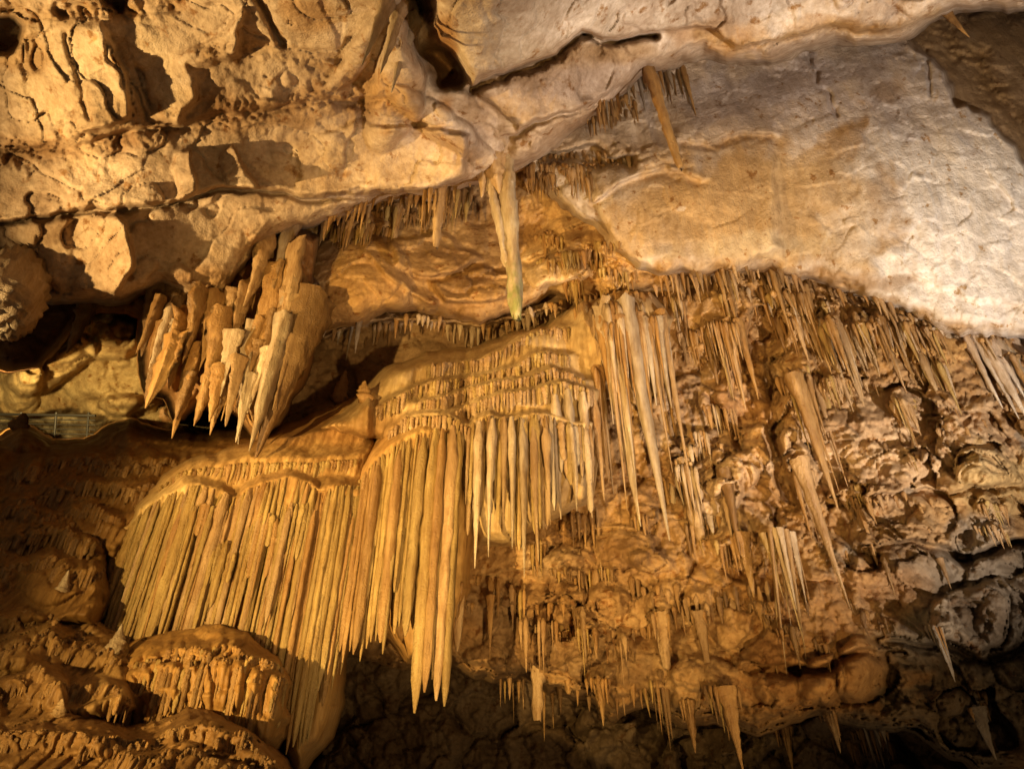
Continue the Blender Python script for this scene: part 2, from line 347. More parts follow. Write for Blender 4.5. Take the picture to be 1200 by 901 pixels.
# --- cave ceiling: flat-lying beds of limestone overhead, ending in a ragged lip
ceil_poly = [(-500, 318), (0, 306), (45, 345), (104, 350), (135, 352), (190, 338), (235, 354), (262, 343), (282, 308), (325, 275), (380, 254),
    (440, 232), (510, 222), (548, 208), (600, 196), (630, 184), (662, 160), (700, 130), (738, 104), (750, 84), (790, 75), (830, 62), (905, 72), (985, 50),
    (1060, 38), (1100, 20), (1200, 2), (1700, -40), (1700, -500), (-500, -500)]
layer('cave_ceiling', ceil_poly,
    [(0, 0, 3.5), (600, 0, 3.6), (1200, 0, 4.4), (0, 150, 5.0), (300, 150, 5.3), (600, 150, 5.5), (0, 320, 6.5), (200, 340, 6.9), (300, 260, 6.6), (500, 215, 6.5), (750, 80, 5.4), (1000, 40, 5.0), (0, -250, 1.9), (1200, -250, 2.2)],
    [f_slab([(506, -80), (512, 30), (530, 65), (556, 102), (612, 78), (650, 64), (682, 36), (706, 46), (760, 38), (802, 30), (835, 36), (872, 54), (920, 46), (1000, 35), (1100, 18), (1210, 0), (1300, -80)], .42, 0.0, 0.10, 3),
     f_slab([(28, 45), (115, 28), (142, 90), (150, 140), (92, 160), (50, 166), (36, 100)], .09, .20, .10, 6),
     f_slab([(160, 84), (225, 62), (285, 18), (275, 60), (228, 80), (232, 118), (208, 149), (170, 136)], .09, .20, .10, 6),
     f_slab([(200, 182), (225, 176), (233, 222), (212, 232)], .12, .5, .1, 3),
     f_slab([(252, 176), (275, 168), (302, 224), (268, 222)], .14, .5, .1, 3),
     f_slab([(340, 178), (420, 142), (500, 150), (545, 160), (540, 205), (470, 225), (350, 224)], .2, .12, .1, 4),
     f_slab([(82, 258), (138, 246), (150, 262), (152, 316), (130, 345), (80, 330)], .12, .4, .1, 4),
     f_line([(-60, 262), (60, 256), (165, 240), (225, 226), (265, 221), (330, 226), (400, 224), (470, 226), (545, 208)], .30, 40, 3, 30, .22, 4),
     f_line([(-40, 180), (50, 170), (100, 165), (170, 150), (215, 150), (260, 125), (380, 118), (440, 105)], .16, 30, 6, 30, .08, 5),
     f_crack([(484, -30), (498, 30), (508, 62), (526, 92)], .75, 13), f_crack([(520, 60), (538, 96)], .6, 11),
     f_slab([(-60, 18), (8, 22), (26, 30), (24, 48), (8, 60), (-60, 64)], -.5, 0, 0, 5), f_slab([(112, -10), (120, 8), (140, 14), (150, -10)], -.3, 0, 0, 5), 
     f_lump(470, 95, 34, 90, .30, 22), f_lump(520, 150, 85, 20, .22, 38), f_lump(420, 60, 60, 16, .15, -55),
     f_crack([(300, -5), (318, 25), (332, 52)], .10, 5), f_crack([(556, 108), (620, 84), (684, 42)], .3, 5), f_crack([(684, 42), (712, 50), (760, 44)], .3, 5),
     f_crack([(556, 112), (600, 150), (590, 190)], .1, 8), f_crack([(160, 80), (176, 130)], .06, 4), f_crack([(76, 44), (92, 90), (104, 140)], .04, 3),
     f_line([(600, 158), (660, 128), (720, 104), (770, 86), (830, 66), (900, 70)], .16, 22, 3, 20, .12, 4)],
    roll=(.5, 18), skirt=.10,
    rough=[(.12, .7, 3, False), (.02, 2.4, 5, False), (.014, 8, 4, False)], facets=[(.05, 1.1), (.02, 3.2)], terr=[(.10, .45, 2.4)],
    bands=[([(0, 185), (70, 172), (130, 168), (190, 158), (250, 128), (320, 112), (400, 115), (440, 128)], 20, .09, 3.6, (.27, .17, .09)), ([(250, 60), (330, 52), (380, 70), (430, 110)], 16, .08, 3.6, (.36, .25, .14)), ([(0, 10), (60, 20), (130, 12), (200, 6)], 14, .09, 3.2, (.36, .24, .12)),
           ([(560, 110), (620, 90), (680, 58), (740, 62)], 12, .09, 3.8, (.30, .2, .1)), ([(560, 185), (620, 165), (690, 135), (740, 100)], 16, .10, 3.6, (.34, .25, .17)), ([(440, 105), (490, 150), (540, 185)], 12, .06, 3.6, (.42, .27, .12)), ([(820, 40), (870, 52), (960, 40), (1100, 16)], 7, .06, 4, (.40, .26, .1)), ([(0, 250), (100, 250), (240, 230)], 8, .06, 4, None), ([(200, 335), (260, 335), (300, 290)], 16, .08, 3.5, (.36, .24, .12))],
    base=(.47, .385, .30),
    stains=[(760, 20, 330, 45, WHITEROCK, .8), (560, 60, 90, 60, (.52, .45, .36), .7), (700, 95, 150, 26, MAUVE, .7), (520, 165, 60, 26, MAUVE, .7), (250, 130, 160, 22, (.38, .27, .16), .6), (90, 170, 90, 20, (.32, .2, .1), .5),
            (720, 62, 60, 14, (.30, .19, .08), .6), (120, 95, 110, 80, (.55, .46, .32), .5), (100, 300, 140, 50, (.50, .38, .24), .5), (440, 190, 110, 36, (.55, .45, .32), .6),
            (840, 40, 60, 20, OCHRE, .6), (980, 32, 60, 9, OCHRE, .5), (440, 105, 50, 30, OCHRE, .6), (520, 60, 22, 60, (.30, .16, .05), .9), (370, 15, 30, 20, OCHRE, .5), (20, 60, 40, 30, (.3, .18, .07), .6), (250, 330, 60, 22, (.35, .22, .1), .6)])

# --- right-hand wall: smooth pale slab with an arched lower lip
rw_poly = [(612, 160), (660, 120), (740, 60), (900, 20), (1700, -120), (1700, 360), (1300, 384), (1200, 390), (1150, 389), (1108, 386), (1075, 372), (1040, 353), (1000, 340), (950, 327), (900, 312), (860, 311), (800, 319), (766, 330), (738, 318), (712, 280), (690, 250), (640, 215), (618, 195)]
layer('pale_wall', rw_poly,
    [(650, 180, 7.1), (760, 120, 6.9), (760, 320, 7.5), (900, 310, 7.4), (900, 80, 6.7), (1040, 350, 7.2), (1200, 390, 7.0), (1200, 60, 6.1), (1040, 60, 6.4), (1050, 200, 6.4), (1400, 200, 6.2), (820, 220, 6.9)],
    [f_slab([(1300, -60), (1052, 30), (1066, 56), (1096, 86), (1120, 128), (1134, 124), (1152, 136), (1176, 168), (1196, 206), (1215, 240), (1300, 250)], -.85, -.2, 0, 3),  # upper right hollow, shaped along the edge of a cast shadow
     f_slab([(690, 190), (740, 170), (800, 175), (850, 160), (905, 160), (915, 215), (920, 300), (850, 318), (760, 330), (720, 290)], .12, 0, .12, 8),
     f_line([(806, 168), (840, 160), (870, 158), (905, 162)], .09, 30, 4, 20, .03, 5), f_line([(700, 222), (740, 205), (775, 196), (808, 206)], .09, 30, 4, 24, .05, 6),
     f_line([(640, 178), (700, 168), (740, 180)], .22, 20, 3, 14, .3, 8),
     f_line([(1050, 300), (1100, 330), (1150, 345), (1200, 350)], .05, 30, 4, 30),
     f_crack([(946, 75), (962, 105), (975, 130)], .07, 2.5), f_crack([(1080, 60), (1082, 120)], .05, 2)],
    roll=(.35, 14), skirt=.11, rough=[(.09, .6, 3, False), (.012, 2.6, 4, True), (.006, 9, 3, False)], facets=[(.045, 1.0), (.03, 2.4)], ribs=[(.025, 2.2, .8)], terr=[(.012, .6, 2.0)], warp=1.6, mat=M_SLAB,
    bands=[([(766, 322), (860, 305), (950, 320), (1040, 346), (1100, 378), (1200, 384)], 8, .07, 4, (.36, .21, .07)), ([(640, 175), (700, 165), (760, 180), (800, 200)], 12, .08, 4, (.36, .25, .14)), ([(806, 172), (905, 166)], 8, .06, 4, (.32, .2, .09)), ([(900, 90), (960, 85), (1050, 60)], 10, .04, 4, (.40, .33, .28)), ([(960, 250), (1050, 290), (1100, 350)], 14, .03, 4, None), ([(1090, 40), (1150, 80), (1200, 150)], 26, .12, 2.4, (.26, .15, .05)), ([(1050, 45), (1100, 30), (1200, 10)], 12, .1, 3, (.15, .09, .04))],  # dark bands at upper right: shade under the slab painted into the rock
    poly_tints=[([(1300, -60), (1052, 30), (1066, 56), (1096, 86), (1120, 128), (1134, 124), (1152, 136), (1176, 168), (1196, 206), (1215, 240), (1300, 250)], (.33, .20, .07), .85, 5)],  # brown of the hollow is shadow painted into the wall colour
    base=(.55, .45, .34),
    stains=[(1130, 250, 170, 190, (.74, .69, .62), .95), (1040, 110, 160, 60, (.56, .50, .45), .8), (880, 115, 120, 42, MAUVE, .7), (850, 245, 120, 75, (.44, .28, .11), .9), (965, 240, 85, 70, (.47, .32, .15), .85), (880, 290, 90, 20, (.58, .46, .28), .6), (760, 260, 70, 50, (.44, .29, .13), .7),
            (1030, 110, 26, 18, (.36, .24, .12), .6), (985, 165, 18, 26, (.42, .26, .1), .6), (1045, 250, 30, 55, (.33, .22, .12), .5), (1000, 265, 30, 26, (.6, .52, .42), .6), (905, 325, 160, 12, (.3, .17, .06), .6), (700, 170, 70, 40, (.40, .30, .2), .6), (860, 165, 50, 12, (.3, .2, .1), .5)])

# --- recess behind the ceiling lip
rec_poly = [(330, 180), (700, 120), (780, 240), (800, 345), (760, 344), (705, 350), (668, 352), (640, 348), (602, 366), (560, 373), (520, 369), (480, 362), (440, 369), (420, 379), (372, 386), (352, 360), (340, 300)]
layer('recess_wall', rec_poly,
    [(350, 300, 8.6), (420, 320, 8.2), (420, 370, 8.3), (480, 250, 9.0), (600, 260, 9.2), (600, 350, 8.6), (700, 260, 8.2), (740, 330, 8.1), (640, 200, 8.3), (520, 340, 8.6)],
    [f_lump(420, 330, 66, 58, .45, 25), f_slab([(455, 282), (510, 268), (560, 300), (500, 322), (462, 312)], .25, .1, .1, 4), f_slab([(500, 330), (560, 308), (600, 318), (590, 346), (520, 350)], .28, .1, .16, 4),
     f_line([(424, 300), (450, 322), (480, 342), (505, 356)], .14, 10, 4, 8), f_line([(620, 300), (660, 280), (720, 300), (760, 320)], .16, 14, 4, 14, .12, 6), f_lump(645, 318, 36, 22, .25, -10), f_lump(690, 300, 40, 30, .2), f_lump(740, 300, 40, 22, .2), f_ledges],
    roll=(.7, 22), skirt=.12, rough=[(.10, 1.0, 3, False), (.035, 3.4, 5, False), (.02, 9, 3, True)], facets=[(.14, 1.3), (.06, 3.0)],
    base=(.44, .29, .13), stains=[(420, 330, 60, 50, (.50, .32, .13), .8), (640, 320, 50, 30, (.52, .40, .24), .7), (370, 300, 24, 60, (.33, .27, .2), .6), (720, 310, 60, 40, (.48, .31, .12), .7)])

# --- dark deep rock behind the recess and behind everything
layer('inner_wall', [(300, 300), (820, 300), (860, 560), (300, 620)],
    [(300, 400, 10.2), (440, 400, 10.4), (700, 400, 9.6), (800, 400, 9.2), (450, 560, 10.4)],
    [f_line([(380, 398), (430, 378), (520, 378), (600, 376), (650, 366)], .8, 14, 3, 20)],
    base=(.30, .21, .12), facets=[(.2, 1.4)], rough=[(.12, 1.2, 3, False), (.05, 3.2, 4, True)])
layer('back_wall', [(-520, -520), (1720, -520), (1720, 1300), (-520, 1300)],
    [(0, 200, 13), (600, 200, 13.5), (1200, 200, 12), (0, 900, 13), (600, 900, 13.5), (1200, 900, 11.5), (600, 780, 13), (900, 900, 12.5)],
    [f_slab([(-400, 340), (150, 340), (300, 400), (330, 560), (-400, 560)], -18, 0, 0, 6)],
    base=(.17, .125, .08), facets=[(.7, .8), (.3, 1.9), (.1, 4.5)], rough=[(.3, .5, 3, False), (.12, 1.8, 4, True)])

# --- far chamber seen through the gap at the left
layer('far_chamber', [(-140, 330), (110, 330), (230, 420), (290, 470), (290, 540), (200, 545), (90, 530), (-140, 530)],
    [(0, 400, 14.5), (120, 400, 14), (60, 480, 16), (200, 500, 17), (-100, 480, 16)],
    [f_lump(60, 430, 60, 26, 1.2, -20), f_lump(130, 395, 40, 30, 1.5), f_lump(150, 470, 40, 12, 1.0), f_lump(20, 450, 30, 40, 1.0), f_slab([(-60, 484), (118, 484), (118, 520), (-60, 520)], -1.2, 0, 0, 4)],
    poly_tints=[([(-60, 484), (118, 484), (118, 520), (-60, 520)], (.62, .58, .40), .9, 3)],  # paler rock colour behind the railing
    roll=(.5, 10), skirt=.4, rough=[(.5, .3, 3, False), (.2, 1.0, 4, True)], facets=[(.6, .45)], base=(.50, .40, .20))
# shelf of dark rock hanging over the gap
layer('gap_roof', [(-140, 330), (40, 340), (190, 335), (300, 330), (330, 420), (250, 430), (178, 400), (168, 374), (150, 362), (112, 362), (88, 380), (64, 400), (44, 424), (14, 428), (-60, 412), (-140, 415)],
    [(0, 400, 9.0), (120, 360, 9.6), (250, 400, 9.6), (300, 350, 9.4)], [f_lump(20, 415, 34, 26, .4)], roll=(.6, 16), skirt=.2,
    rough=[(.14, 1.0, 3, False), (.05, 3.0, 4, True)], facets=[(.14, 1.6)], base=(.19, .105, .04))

# --- lower wall: rubbly breakdown and broken dripstone
lw_poly = [(560, 430), (700, 400), (780, 330), (900, 300), (1040, 340), (1100, 370), (1250, 370), (1700, 360), (1700, 1250), (1290, 1250), (1230, 910), (1150, 905), (1110, 880), (1070, 850), (1010, 852), (960, 830), (930, 838), (890, 850),
    (862, 842), (838, 836), (800, 842), (760, 822), (720, 838), (690, 812), (640, 808), (610, 790), (560, 786), (520, 770), (470, 776), (430, 770), (400, 745), (420, 600)]
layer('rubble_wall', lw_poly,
    [(600, 500, 9.2), (780, 450, 8.7), (900, 400, 8.3), (1050, 400, 7.8), (1200, 420, 7.5), (820, 560, 8.5), (1000, 540, 8.0), (1200, 560, 7.7), (600, 680, 8.9), (700, 700, 8.6), (850, 700, 8.2), (1000, 700, 7.9), (1200, 700, 7.9), (600, 780, 8.9), (850, 820, 8.1), (1000, 820, 8.0), (1200, 880, 8.2), (440, 700, 9.2), (930, 350, 8.1)],
    [f_lump(720, 640, 45, 26, .35), f_lump(660, 665, 40, 22, .3, -15), f_lump(650, 720, 26, 18, .3), f_lump(700, 700, 46, 22, .25), f_lump(760, 660, 30, 16, .35, 20), f_lump(830, 790, 40, 24, .25),
     f_lump(850, 550, 40, 30, .3), f_lump(840, 580, 30, 26, .25), f_lump(960, 800, 28, 34, .35), f_lump(1010, 790, 34, 40, .45, 10), f_lump(910, 800, 26, 24, .25), f_lump(1150, 720, 70, 40, .35, -15), f_lump(1115, 820, 26, 18, .4),
     f_lump(1150, 545, 34, 24, .35), f_lump(1060, 540, 40, 20, .15), f_line([(1000, 580), (1060, 566), (1110, 572), (1180, 560)], .12, 18, 4, 20, .08, 5), f_line([(900, 520), (960, 500), (1050, 490), (1120, 488), (1200, 470)], .07, 24, 5, 30),
     f_line([(1020, 640), (1070, 632), (1130, 650), (1190, 630)], .3, 22, 4, 24, .25, 7), f_line([(1040, 745), (1100, 752), (1150, 765), (1200, 745)], .3, 26, 4, 24, .35, 8), f_line([(890, 770), (960, 776), (1020, 760), (1060, 770)], .2, 20, 5, 24, .2, 8),
     f_lump(900, 395, 30, 38, -.5), f_lump(880, 470, 26, 60, -.25, 15), f_lump(1195, 400, 32, 14, -.4), f_crack([(910, 440), (905, 520), (930, 590)], .35, 10), f_lump(1130, 640, 16, 20, -.3, 30), f_ledges],
    roll=(.9, 30), skirt=.12, rough=[(.16, .8, 3, False), (.07, 2.2, 5, True), (.05, 5.5, 4, True)], facets=[(.36, .9), (.21, 2.2), (.07, 5.5)], ribs=[(.06, 2.6, 1.2)],
    base=(.40, .26, .12),
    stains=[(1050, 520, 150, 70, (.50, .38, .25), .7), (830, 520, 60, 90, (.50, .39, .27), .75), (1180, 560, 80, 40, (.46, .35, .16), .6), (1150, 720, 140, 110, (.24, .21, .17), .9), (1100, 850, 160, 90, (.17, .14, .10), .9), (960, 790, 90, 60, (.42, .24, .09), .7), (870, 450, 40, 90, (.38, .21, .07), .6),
            (700, 690, 110, 60, (.38, .26, .14), .5), (640, 660, 46, 26, (.46, .35, .22), .7), (760, 640, 40, 30, (.24, .15, .07), .7), (590, 720, 40, 40, (.26, .18, .11), .7), (800, 760, 50, 34, (.44, .30, .15), .6), (700, 780, 60, 24, (.22, .14, .07), .7), (860, 600, 40, 30, (.48, .37, .24), .6), (1070, 400, 90, 30, (.45, .27, .08), .6), (1010, 700, 80, 40, (.36, .21, .09), .6), (620, 770, 140, 30, (.28, .19, .10), .6), (900, 690, 50, 40, (.34, .19, .07), .6), (1060, 625, 70, 30, (.26, .18, .10), .6)])

CORE = len(LAYERS)
layer('mass', [(182, 335), (250, 345), (286, 302), (330, 266), (366, 280), (368, 380), (346, 450), (322, 496), (300, 512), (288, 496), (264, 470), (250, 478), (234, 458), (214, 484), (202, 458), (178, 452), (172, 420), (168, 380)],
    [(180, 340, 7.7), (340, 280, 7.5), (350, 380, 7.7), (200, 440, 7.7), (300, 500, 7.7), (270, 400, 7.6)], [f_lump(200, 400, 26, 60, .2), f_lump(320, 380, 30, 130, .25, 14), f_lump(255, 400, 22, 70, .2, 14)],
    roll=(.35, 12), skirt=.12, rough=[(.10, 1.5, 3, False), (.05, 4, 4, True)], ribs=[(.10, 3.4, .8), (.05, 7, .8)], facets=[(.10, 2.2)], base=(.38, .22, .09),
    stains=[(310, 420, 40, 110, (.46, .34, .18), .7), (200, 380, 36, 60, (.34, .17, .05), .8), (355, 400, 24, 120, (.22, .12, .05), .8)], mat=M_FLOW, warp=.8)
# --- flowstone: three curtains (bodies), each a thing
C1 = len(LAYERS)
layer('body', [(118, 640), (126, 606), (160, 580), (196, 556), (222, 542), (262, 528), (300, 520), (330, 504), (372, 486), (420, 466), (440, 520), (436, 560), (424, 640), (412, 742), (398, 770), (392, 830), (372, 868), (350, 892), (338, 880), (336, 800), (320, 790), (246, 770), (200, 770), (150, 764), (128, 720)],
    [(130, 640, 7.65), (160, 590, 7.45), (205, 560, 7.2), (250, 560, 7.22), (280, 560, 7.4), (330, 560, 7.25), (200, 640, 7.3), (160, 740, 7.4), (300, 640, 7.45), (400, 560, 7.5), (400, 700, 7.6), (360, 800, 7.6), (400, 480, 7.8), (300, 740, 7.45)],
    [f_step([(150, 616), (165, 596), (190, 581), (215, 570), (236, 566), (262, 572), (276, 582), (286, 574), (305, 565), (330, 561), (355, 566), (372, 577), (385, 570), (405, 565), (430, 568)], .28, 12), f_step([(180, 560), (240, 540), (300, 536), (360, 540), (430, 530)], .35, 18), f_step([(300, 522), (380, 504), (450, 496)], .4, 20),
     f_lump(392, 572, 34, 10, .12, 8)],
    roll=(.5, 16), skirt=.14, rough=[(.06, 1.2, 3, False), (.02, 5, 4, False)], ribs=[(.08, 7, .6), (.04, 15, .5)],
    base=(.46, .30, .12), stains=[(215, 640, 80, 110, (.56, .42, .20), .85), (390, 700, 60, 120, (.42, .23, .07), .8), (300, 560, 140, 26, (.40, .25, .10), .6), (320, 500, 140, 26, (.28, .16, .06), .8), (330, 700, 30, 110, (.48, .30, .10), .5)], mat=M_FLOW, warp=.7)
C2 = len(LAYERS)
layer('body', [(424, 560), (440, 525), (462, 504), (500, 486), (520, 484), (540, 500), (548, 600), (546, 690), (520, 770), (480, 770), (450, 742), (410, 736), (412, 640)],
    [(430, 560, 7.5), (480, 510, 7.45), (530, 510, 7.4), (440, 700, 7.7), (500, 700, 7.65), (540, 620, 7.6)],
    [f_step([(420, 560), (450, 528), (490, 505), (530, 510), (548, 520)], .3, 16)],
    roll=(.4, 14), skirt=.14, rough=[(.05, 1.2, 3, False), (.02, 5, 4, False)], ribs=[(.09, 5.2, .5), (.03, 12, .4)],
    base=(.46, .28, .10), stains=[(500, 620, 60, 140, (.52, .36, .14), .6)], mat=M_FLOW, warp=.7)
LIPS = [[(500, 430), (560, 417), (600, 403), (633, 388), (664, 382)], [(443, 477), (500, 450), (560, 437), (607, 428), (633, 413), (662, 417)], [(490, 476), (550, 453), (600, 443), (647, 433), (684, 447)],
        [(530, 484), (560, 470), (590, 460), (627, 453), (653, 448), (694, 459)], [(545, 500), (556, 491), (573, 483), (600, 490), (625, 480), (650, 486), (692, 494)]]
C3 = len(LAYERS)
layer('body', [(372, 500), (420, 470), (452, 440), (500, 420), (545, 408), (600, 394), (640, 384), (660, 366), (692, 352), (722, 342), (760, 350), (788, 372), (782, 396), (745, 388), (708, 394), (702, 440), (696, 520), (690, 585), (640, 606), (600, 640), (560, 640), (540, 600), (520, 520), (460, 520)],
    [(420, 480, 7.9), (450, 450, 7.8), (540, 490, 7.4), (600, 480, 7.4), (600, 600, 7.8), (690, 460, 7.5), (690, 560, 7.9), (640, 390, 7.55), (540, 415, 7.6), (740, 370, 7.9), (700, 360, 7.8)],
    [f_step(L_, .26, 7, 18) for L_ in LIPS]+[f_step([(440, 528), (473, 489), (520, 488), (545, 500)], .25, 8, 10)],
    roll=(.5, 14), skirt=.14, rough=[(.05, 1.4, 3, False), (.02, 6, 4, False)], ribs=[(.07, 8.5, .6), (.03, 17, .5)],
    base=(.50, .37, .19), stains=[(430, 505, 60, 26, (.32, .19, .07), .8), (740, 420, 60, 90, (.50, .34, .15), .5), (600, 450, 110, 30, (.50, .38, .20), .6)], mat=M_FLOW, warp=.7)

# --- mounds of flowstone at the lower left, nearest last
MLIPS = [[[(10, 592), (60, 575), (110, 565), (160, 560), (205, 575)], [(60, 612), (95, 592), (135, 602)], [(20, 547), (100, 537), (170, 532), (225, 545)]], [[(-10, 636), (40, 622), (85, 627), (125, 642)], [(-10, 664), (60, 655), (110, 668), (130, 676)], [(-10, 600), (40, 596), (90, 612)]], [[(-10, 757), (30, 745), (60, 740), (84, 752)], [(78, 764), (110, 757), (142, 776)], [(82, 802), (110, 796), (152, 812)], [(-10, 724), (40, 714), (80, 722)]], [[(144, 796), (180, 783), (230, 776), (280, 777), (334, 802)], [(156, 772), (200, 760), (260, 756), (316, 778)]], [[(-10, 806), (40, 786), (76, 796)], [(195, 862), (240, 852), (290, 867), (326, 896)], [(-10, 862), (50, 850), (110, 866), (180, 872)], [(150, 880), (220, 884), (300, 905)]]]
MLOBES = []
for n, Ls in enumerate([(24, 36, 16), (30, 32, 22), (24, 28, 44, 20), (64, 22), (28, 18, 22, 22)]):
    lb = []
    for line, L0 in zip(MLIPS[n], Ls):
        xs = [p[0] for p in line]; ys = [p[1] for p in line]; x = xs[0]+4
        while x < xs[-1]: lb.append((x, float(np.interp(x, xs, ys))+random.uniform(-5, 7), random.uniform(7, 17), L0*random.uniform(.6, 1.3))); x += random.uniform(11, 24)
    MLOBES.append(lb)
def f_lobes(n):
    def f(u, v):
        o = np.zeros_like(u)
        for cx, cy, hw, L in MLOBES[n]:
            m_ = (np.abs(u-cx) < hw*1.3) & (v > cy-40) & (v < cy+L+10)
            x = (u[m_]-cx)/hw; s_ = cy+9*x*x-v[m_]
            o[m_] = np.minimum(o[m_], -.15*np.clip(1-x*x, 0, 1)**.5*np.where(s_ > 0, np.exp(-(s_/9)**1.5), np.clip(1+s_/L, .1, 1)))
        return o
    return f
MOUNDS = []
def mound(label, poly, ypts, feats, base, stains=(), **k):
    MOUNDS.append((len(LAYERS), label)); layer('mound_body', poly, ypts, feats, base=base, stains=stains, mat=M_FLOW, warp=1.0, tiers=[(.10, 3.4, 1.2)], **k)
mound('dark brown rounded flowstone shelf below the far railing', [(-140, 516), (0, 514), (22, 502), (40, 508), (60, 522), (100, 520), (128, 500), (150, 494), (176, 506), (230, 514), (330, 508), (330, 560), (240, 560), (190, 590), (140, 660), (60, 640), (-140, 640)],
    [(0, 510, 8.4), (150, 495, 8.6), (280, 520, 8.9), (0, 600, 7.8), (120, 600, 7.7), (200, 560, 8.1)],
    [f_step(L_, .17, 12, 24) for L_ in MLIPS[0]]+[f_lobes(0), f_lump(34, 512, 26, 20, .13), f_lump(148, 500, 34, 22, .13), f_lump(90, 550, 70, 30, .13)],
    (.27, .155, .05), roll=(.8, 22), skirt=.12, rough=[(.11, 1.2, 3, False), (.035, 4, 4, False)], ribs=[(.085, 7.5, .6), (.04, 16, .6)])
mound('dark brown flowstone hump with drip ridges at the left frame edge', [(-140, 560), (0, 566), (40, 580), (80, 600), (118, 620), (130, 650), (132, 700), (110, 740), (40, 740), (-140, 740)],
    [(0, 580, 7.4), (100, 630, 7.3), (0, 700, 6.7), (110, 700, 6.8)],
    [f_step(L_, .17, 12, 24) for L_ in MLIPS[1]]+[f_lobes(1), f_lump(40, 610, 50, 26, .13), f_lump(60, 690, 36, 22, .13), f_lump(100, 640, 30, 14, .13)],
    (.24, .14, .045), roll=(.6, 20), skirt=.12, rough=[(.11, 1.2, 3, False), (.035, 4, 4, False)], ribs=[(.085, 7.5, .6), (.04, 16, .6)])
mound('olive brown flowstone step with two small stalagmites on top', [(-140, 690), (0, 700), (44, 690), (70, 684), (100, 720), (140, 742), (160, 760), (160, 830), (120, 850), (-140, 850)],
    [(0, 710, 6.5), (100, 740, 6.6), (0, 800, 6.0), (130, 800, 6.1)],
    [f_step(L_, .17, 12, 24) for L_ in MLIPS[2]]+[f_lobes(2), f_lump(80, 735, 30, 18, .13), f_lump(20, 770, 30, 18, .13)],
    (.30, .19, .075), roll=(.6, 20), skirt=.12, rough=[(.11, 1.2, 3, False), (.035, 4, 4, False)], ribs=[(.085, 7.5, .6), (.04, 16, .6)])
mound('orange fluted flowstone dome at the foot of the left curtain', [(140, 760), (165, 744), (210, 734), (250, 728), (290, 740), (322, 766), (336, 800), (338, 850), (320, 880), (250, 890), (160, 870), (138, 820)],
    [(150, 760, 6.5), (240, 740, 6.6), (320, 790, 6.5), (160, 850, 6.5), (320, 860, 6.55), (240, 800, 6.35)],
    [f_step(L_, .17, 12, 24) for L_ in MLIPS[3]]+[f_lobes(3), f_line([(180, 772), (220, 766), (250, 772)], .12, 8, 3, 10)],
    (.38, .23, .08), roll=(.5, 18), skirt=.12, rough=[(.11, 1.2, 3, False), (.035, 4, 4, False)], ribs=[(.085, 7.5, .6), (.04, 16, .6)])
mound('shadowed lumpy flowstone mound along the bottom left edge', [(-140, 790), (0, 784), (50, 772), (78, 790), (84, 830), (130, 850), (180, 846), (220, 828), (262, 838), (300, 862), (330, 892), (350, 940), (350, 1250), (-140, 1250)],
    [(0, 800, 5.6), (70, 800, 5.7), (220, 850, 5.6), (0, 900, 5.0), (200, 920, 4.9), (330, 920, 5.2)],
    [f_step(L_, .17, 12, 24) for L_ in MLIPS[4]]+[f_lobes(4), f_lump(50, 800, 40, 28, .13), f_lump(110, 870, 40, 20, .13), f_lump(240, 860, 50, 22, .13)],
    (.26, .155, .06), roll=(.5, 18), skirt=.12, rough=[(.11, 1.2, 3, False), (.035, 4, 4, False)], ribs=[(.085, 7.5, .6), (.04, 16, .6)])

DMIN = np.min([L['d'] for L in LAYERS], 0)
def surf(u, v):
    i = int(np.clip(np.searchsorted(GU, u), 0, NU-1)); j = int(np.clip(np.searchsorted(GV, v), 0, NV-1)); return float(DMIN[j, i])
def surf_of(k, u, v):
    i = int(np.clip(np.searchsorted(GU, u), 0, NU-1)); j = int(np.clip(np.searchsorted(GV, v), 0, NV-1)); d = float(LAYERS[k]['d'][j, i])
    return d if d < 1e5 else float(DMIN[j, i])
def unwarp(k, u, v):
    w_ = LAYERS[k]['warp']; x, y = u, v
    for _ in range(3):
        i = int(np.clip(np.searchsorted(GU, x), 0, NU-1)); j = int(np.clip(np.searchsorted(GV, y), 0, NV-1))
        x, y = u-w_*float(WU[j, i]-U[j, i]), v-w_*float(WV[j, i]-V[j, i])
    return x, y
print('layers', round(time.time()-T0, 1))
flow_roots = {}
FLOWLABEL = {C1: ('left flowstone curtain of long parallel golden flutes with domed top', 'flowstone'),
             C2: ('middle flowstone curtain whose thick amber pipes hang down lowest', 'flowstone'),
             C3: ('terraced flowstone with stepped fringed lips beneath the dark recess', 'flowstone')}
for i, L in enumerate(LAYERS):
    me = build_layer_mesh(i)
    if me is None: continue
    if i == CORE:
        o = obj('broken_dripstone_mass', me); tag(o, 'jagged orange dripstone mass behind the broken stalactite cluster under the ceiling', 'dripstone')
    elif i in FLOWLABEL or any(i == m[0] for m in MOUNDS):
        lab = FLOWLABEL[i] if i in FLOWLABEL else ([m[1] for m in MOUNDS if m[0] == i][0], 'flowstone')
        e = obj('flowstone_curtain' if i in FLOWLABEL else 'flowstone_mound', None)
        jj, ii = np.where(L['sel'] & (L['d'] <= DMIN+1e-6)); b = int(np.argmax(jj))
        e.location = pix(U[jj[b], ii[b]], V[jj[b], ii[b]], L['d'][jj[b], ii[b]])
        tag(e, *lab); o = obj('body', me, e); o.matrix_parent_inverse = Matrix.Translation(-Vector(e.location)); flow_roots[i] = e
    else:
        o = obj(L['name'], me); o['kind'] = 'structure'
print('meshes', round(time.time()-T0, 1))

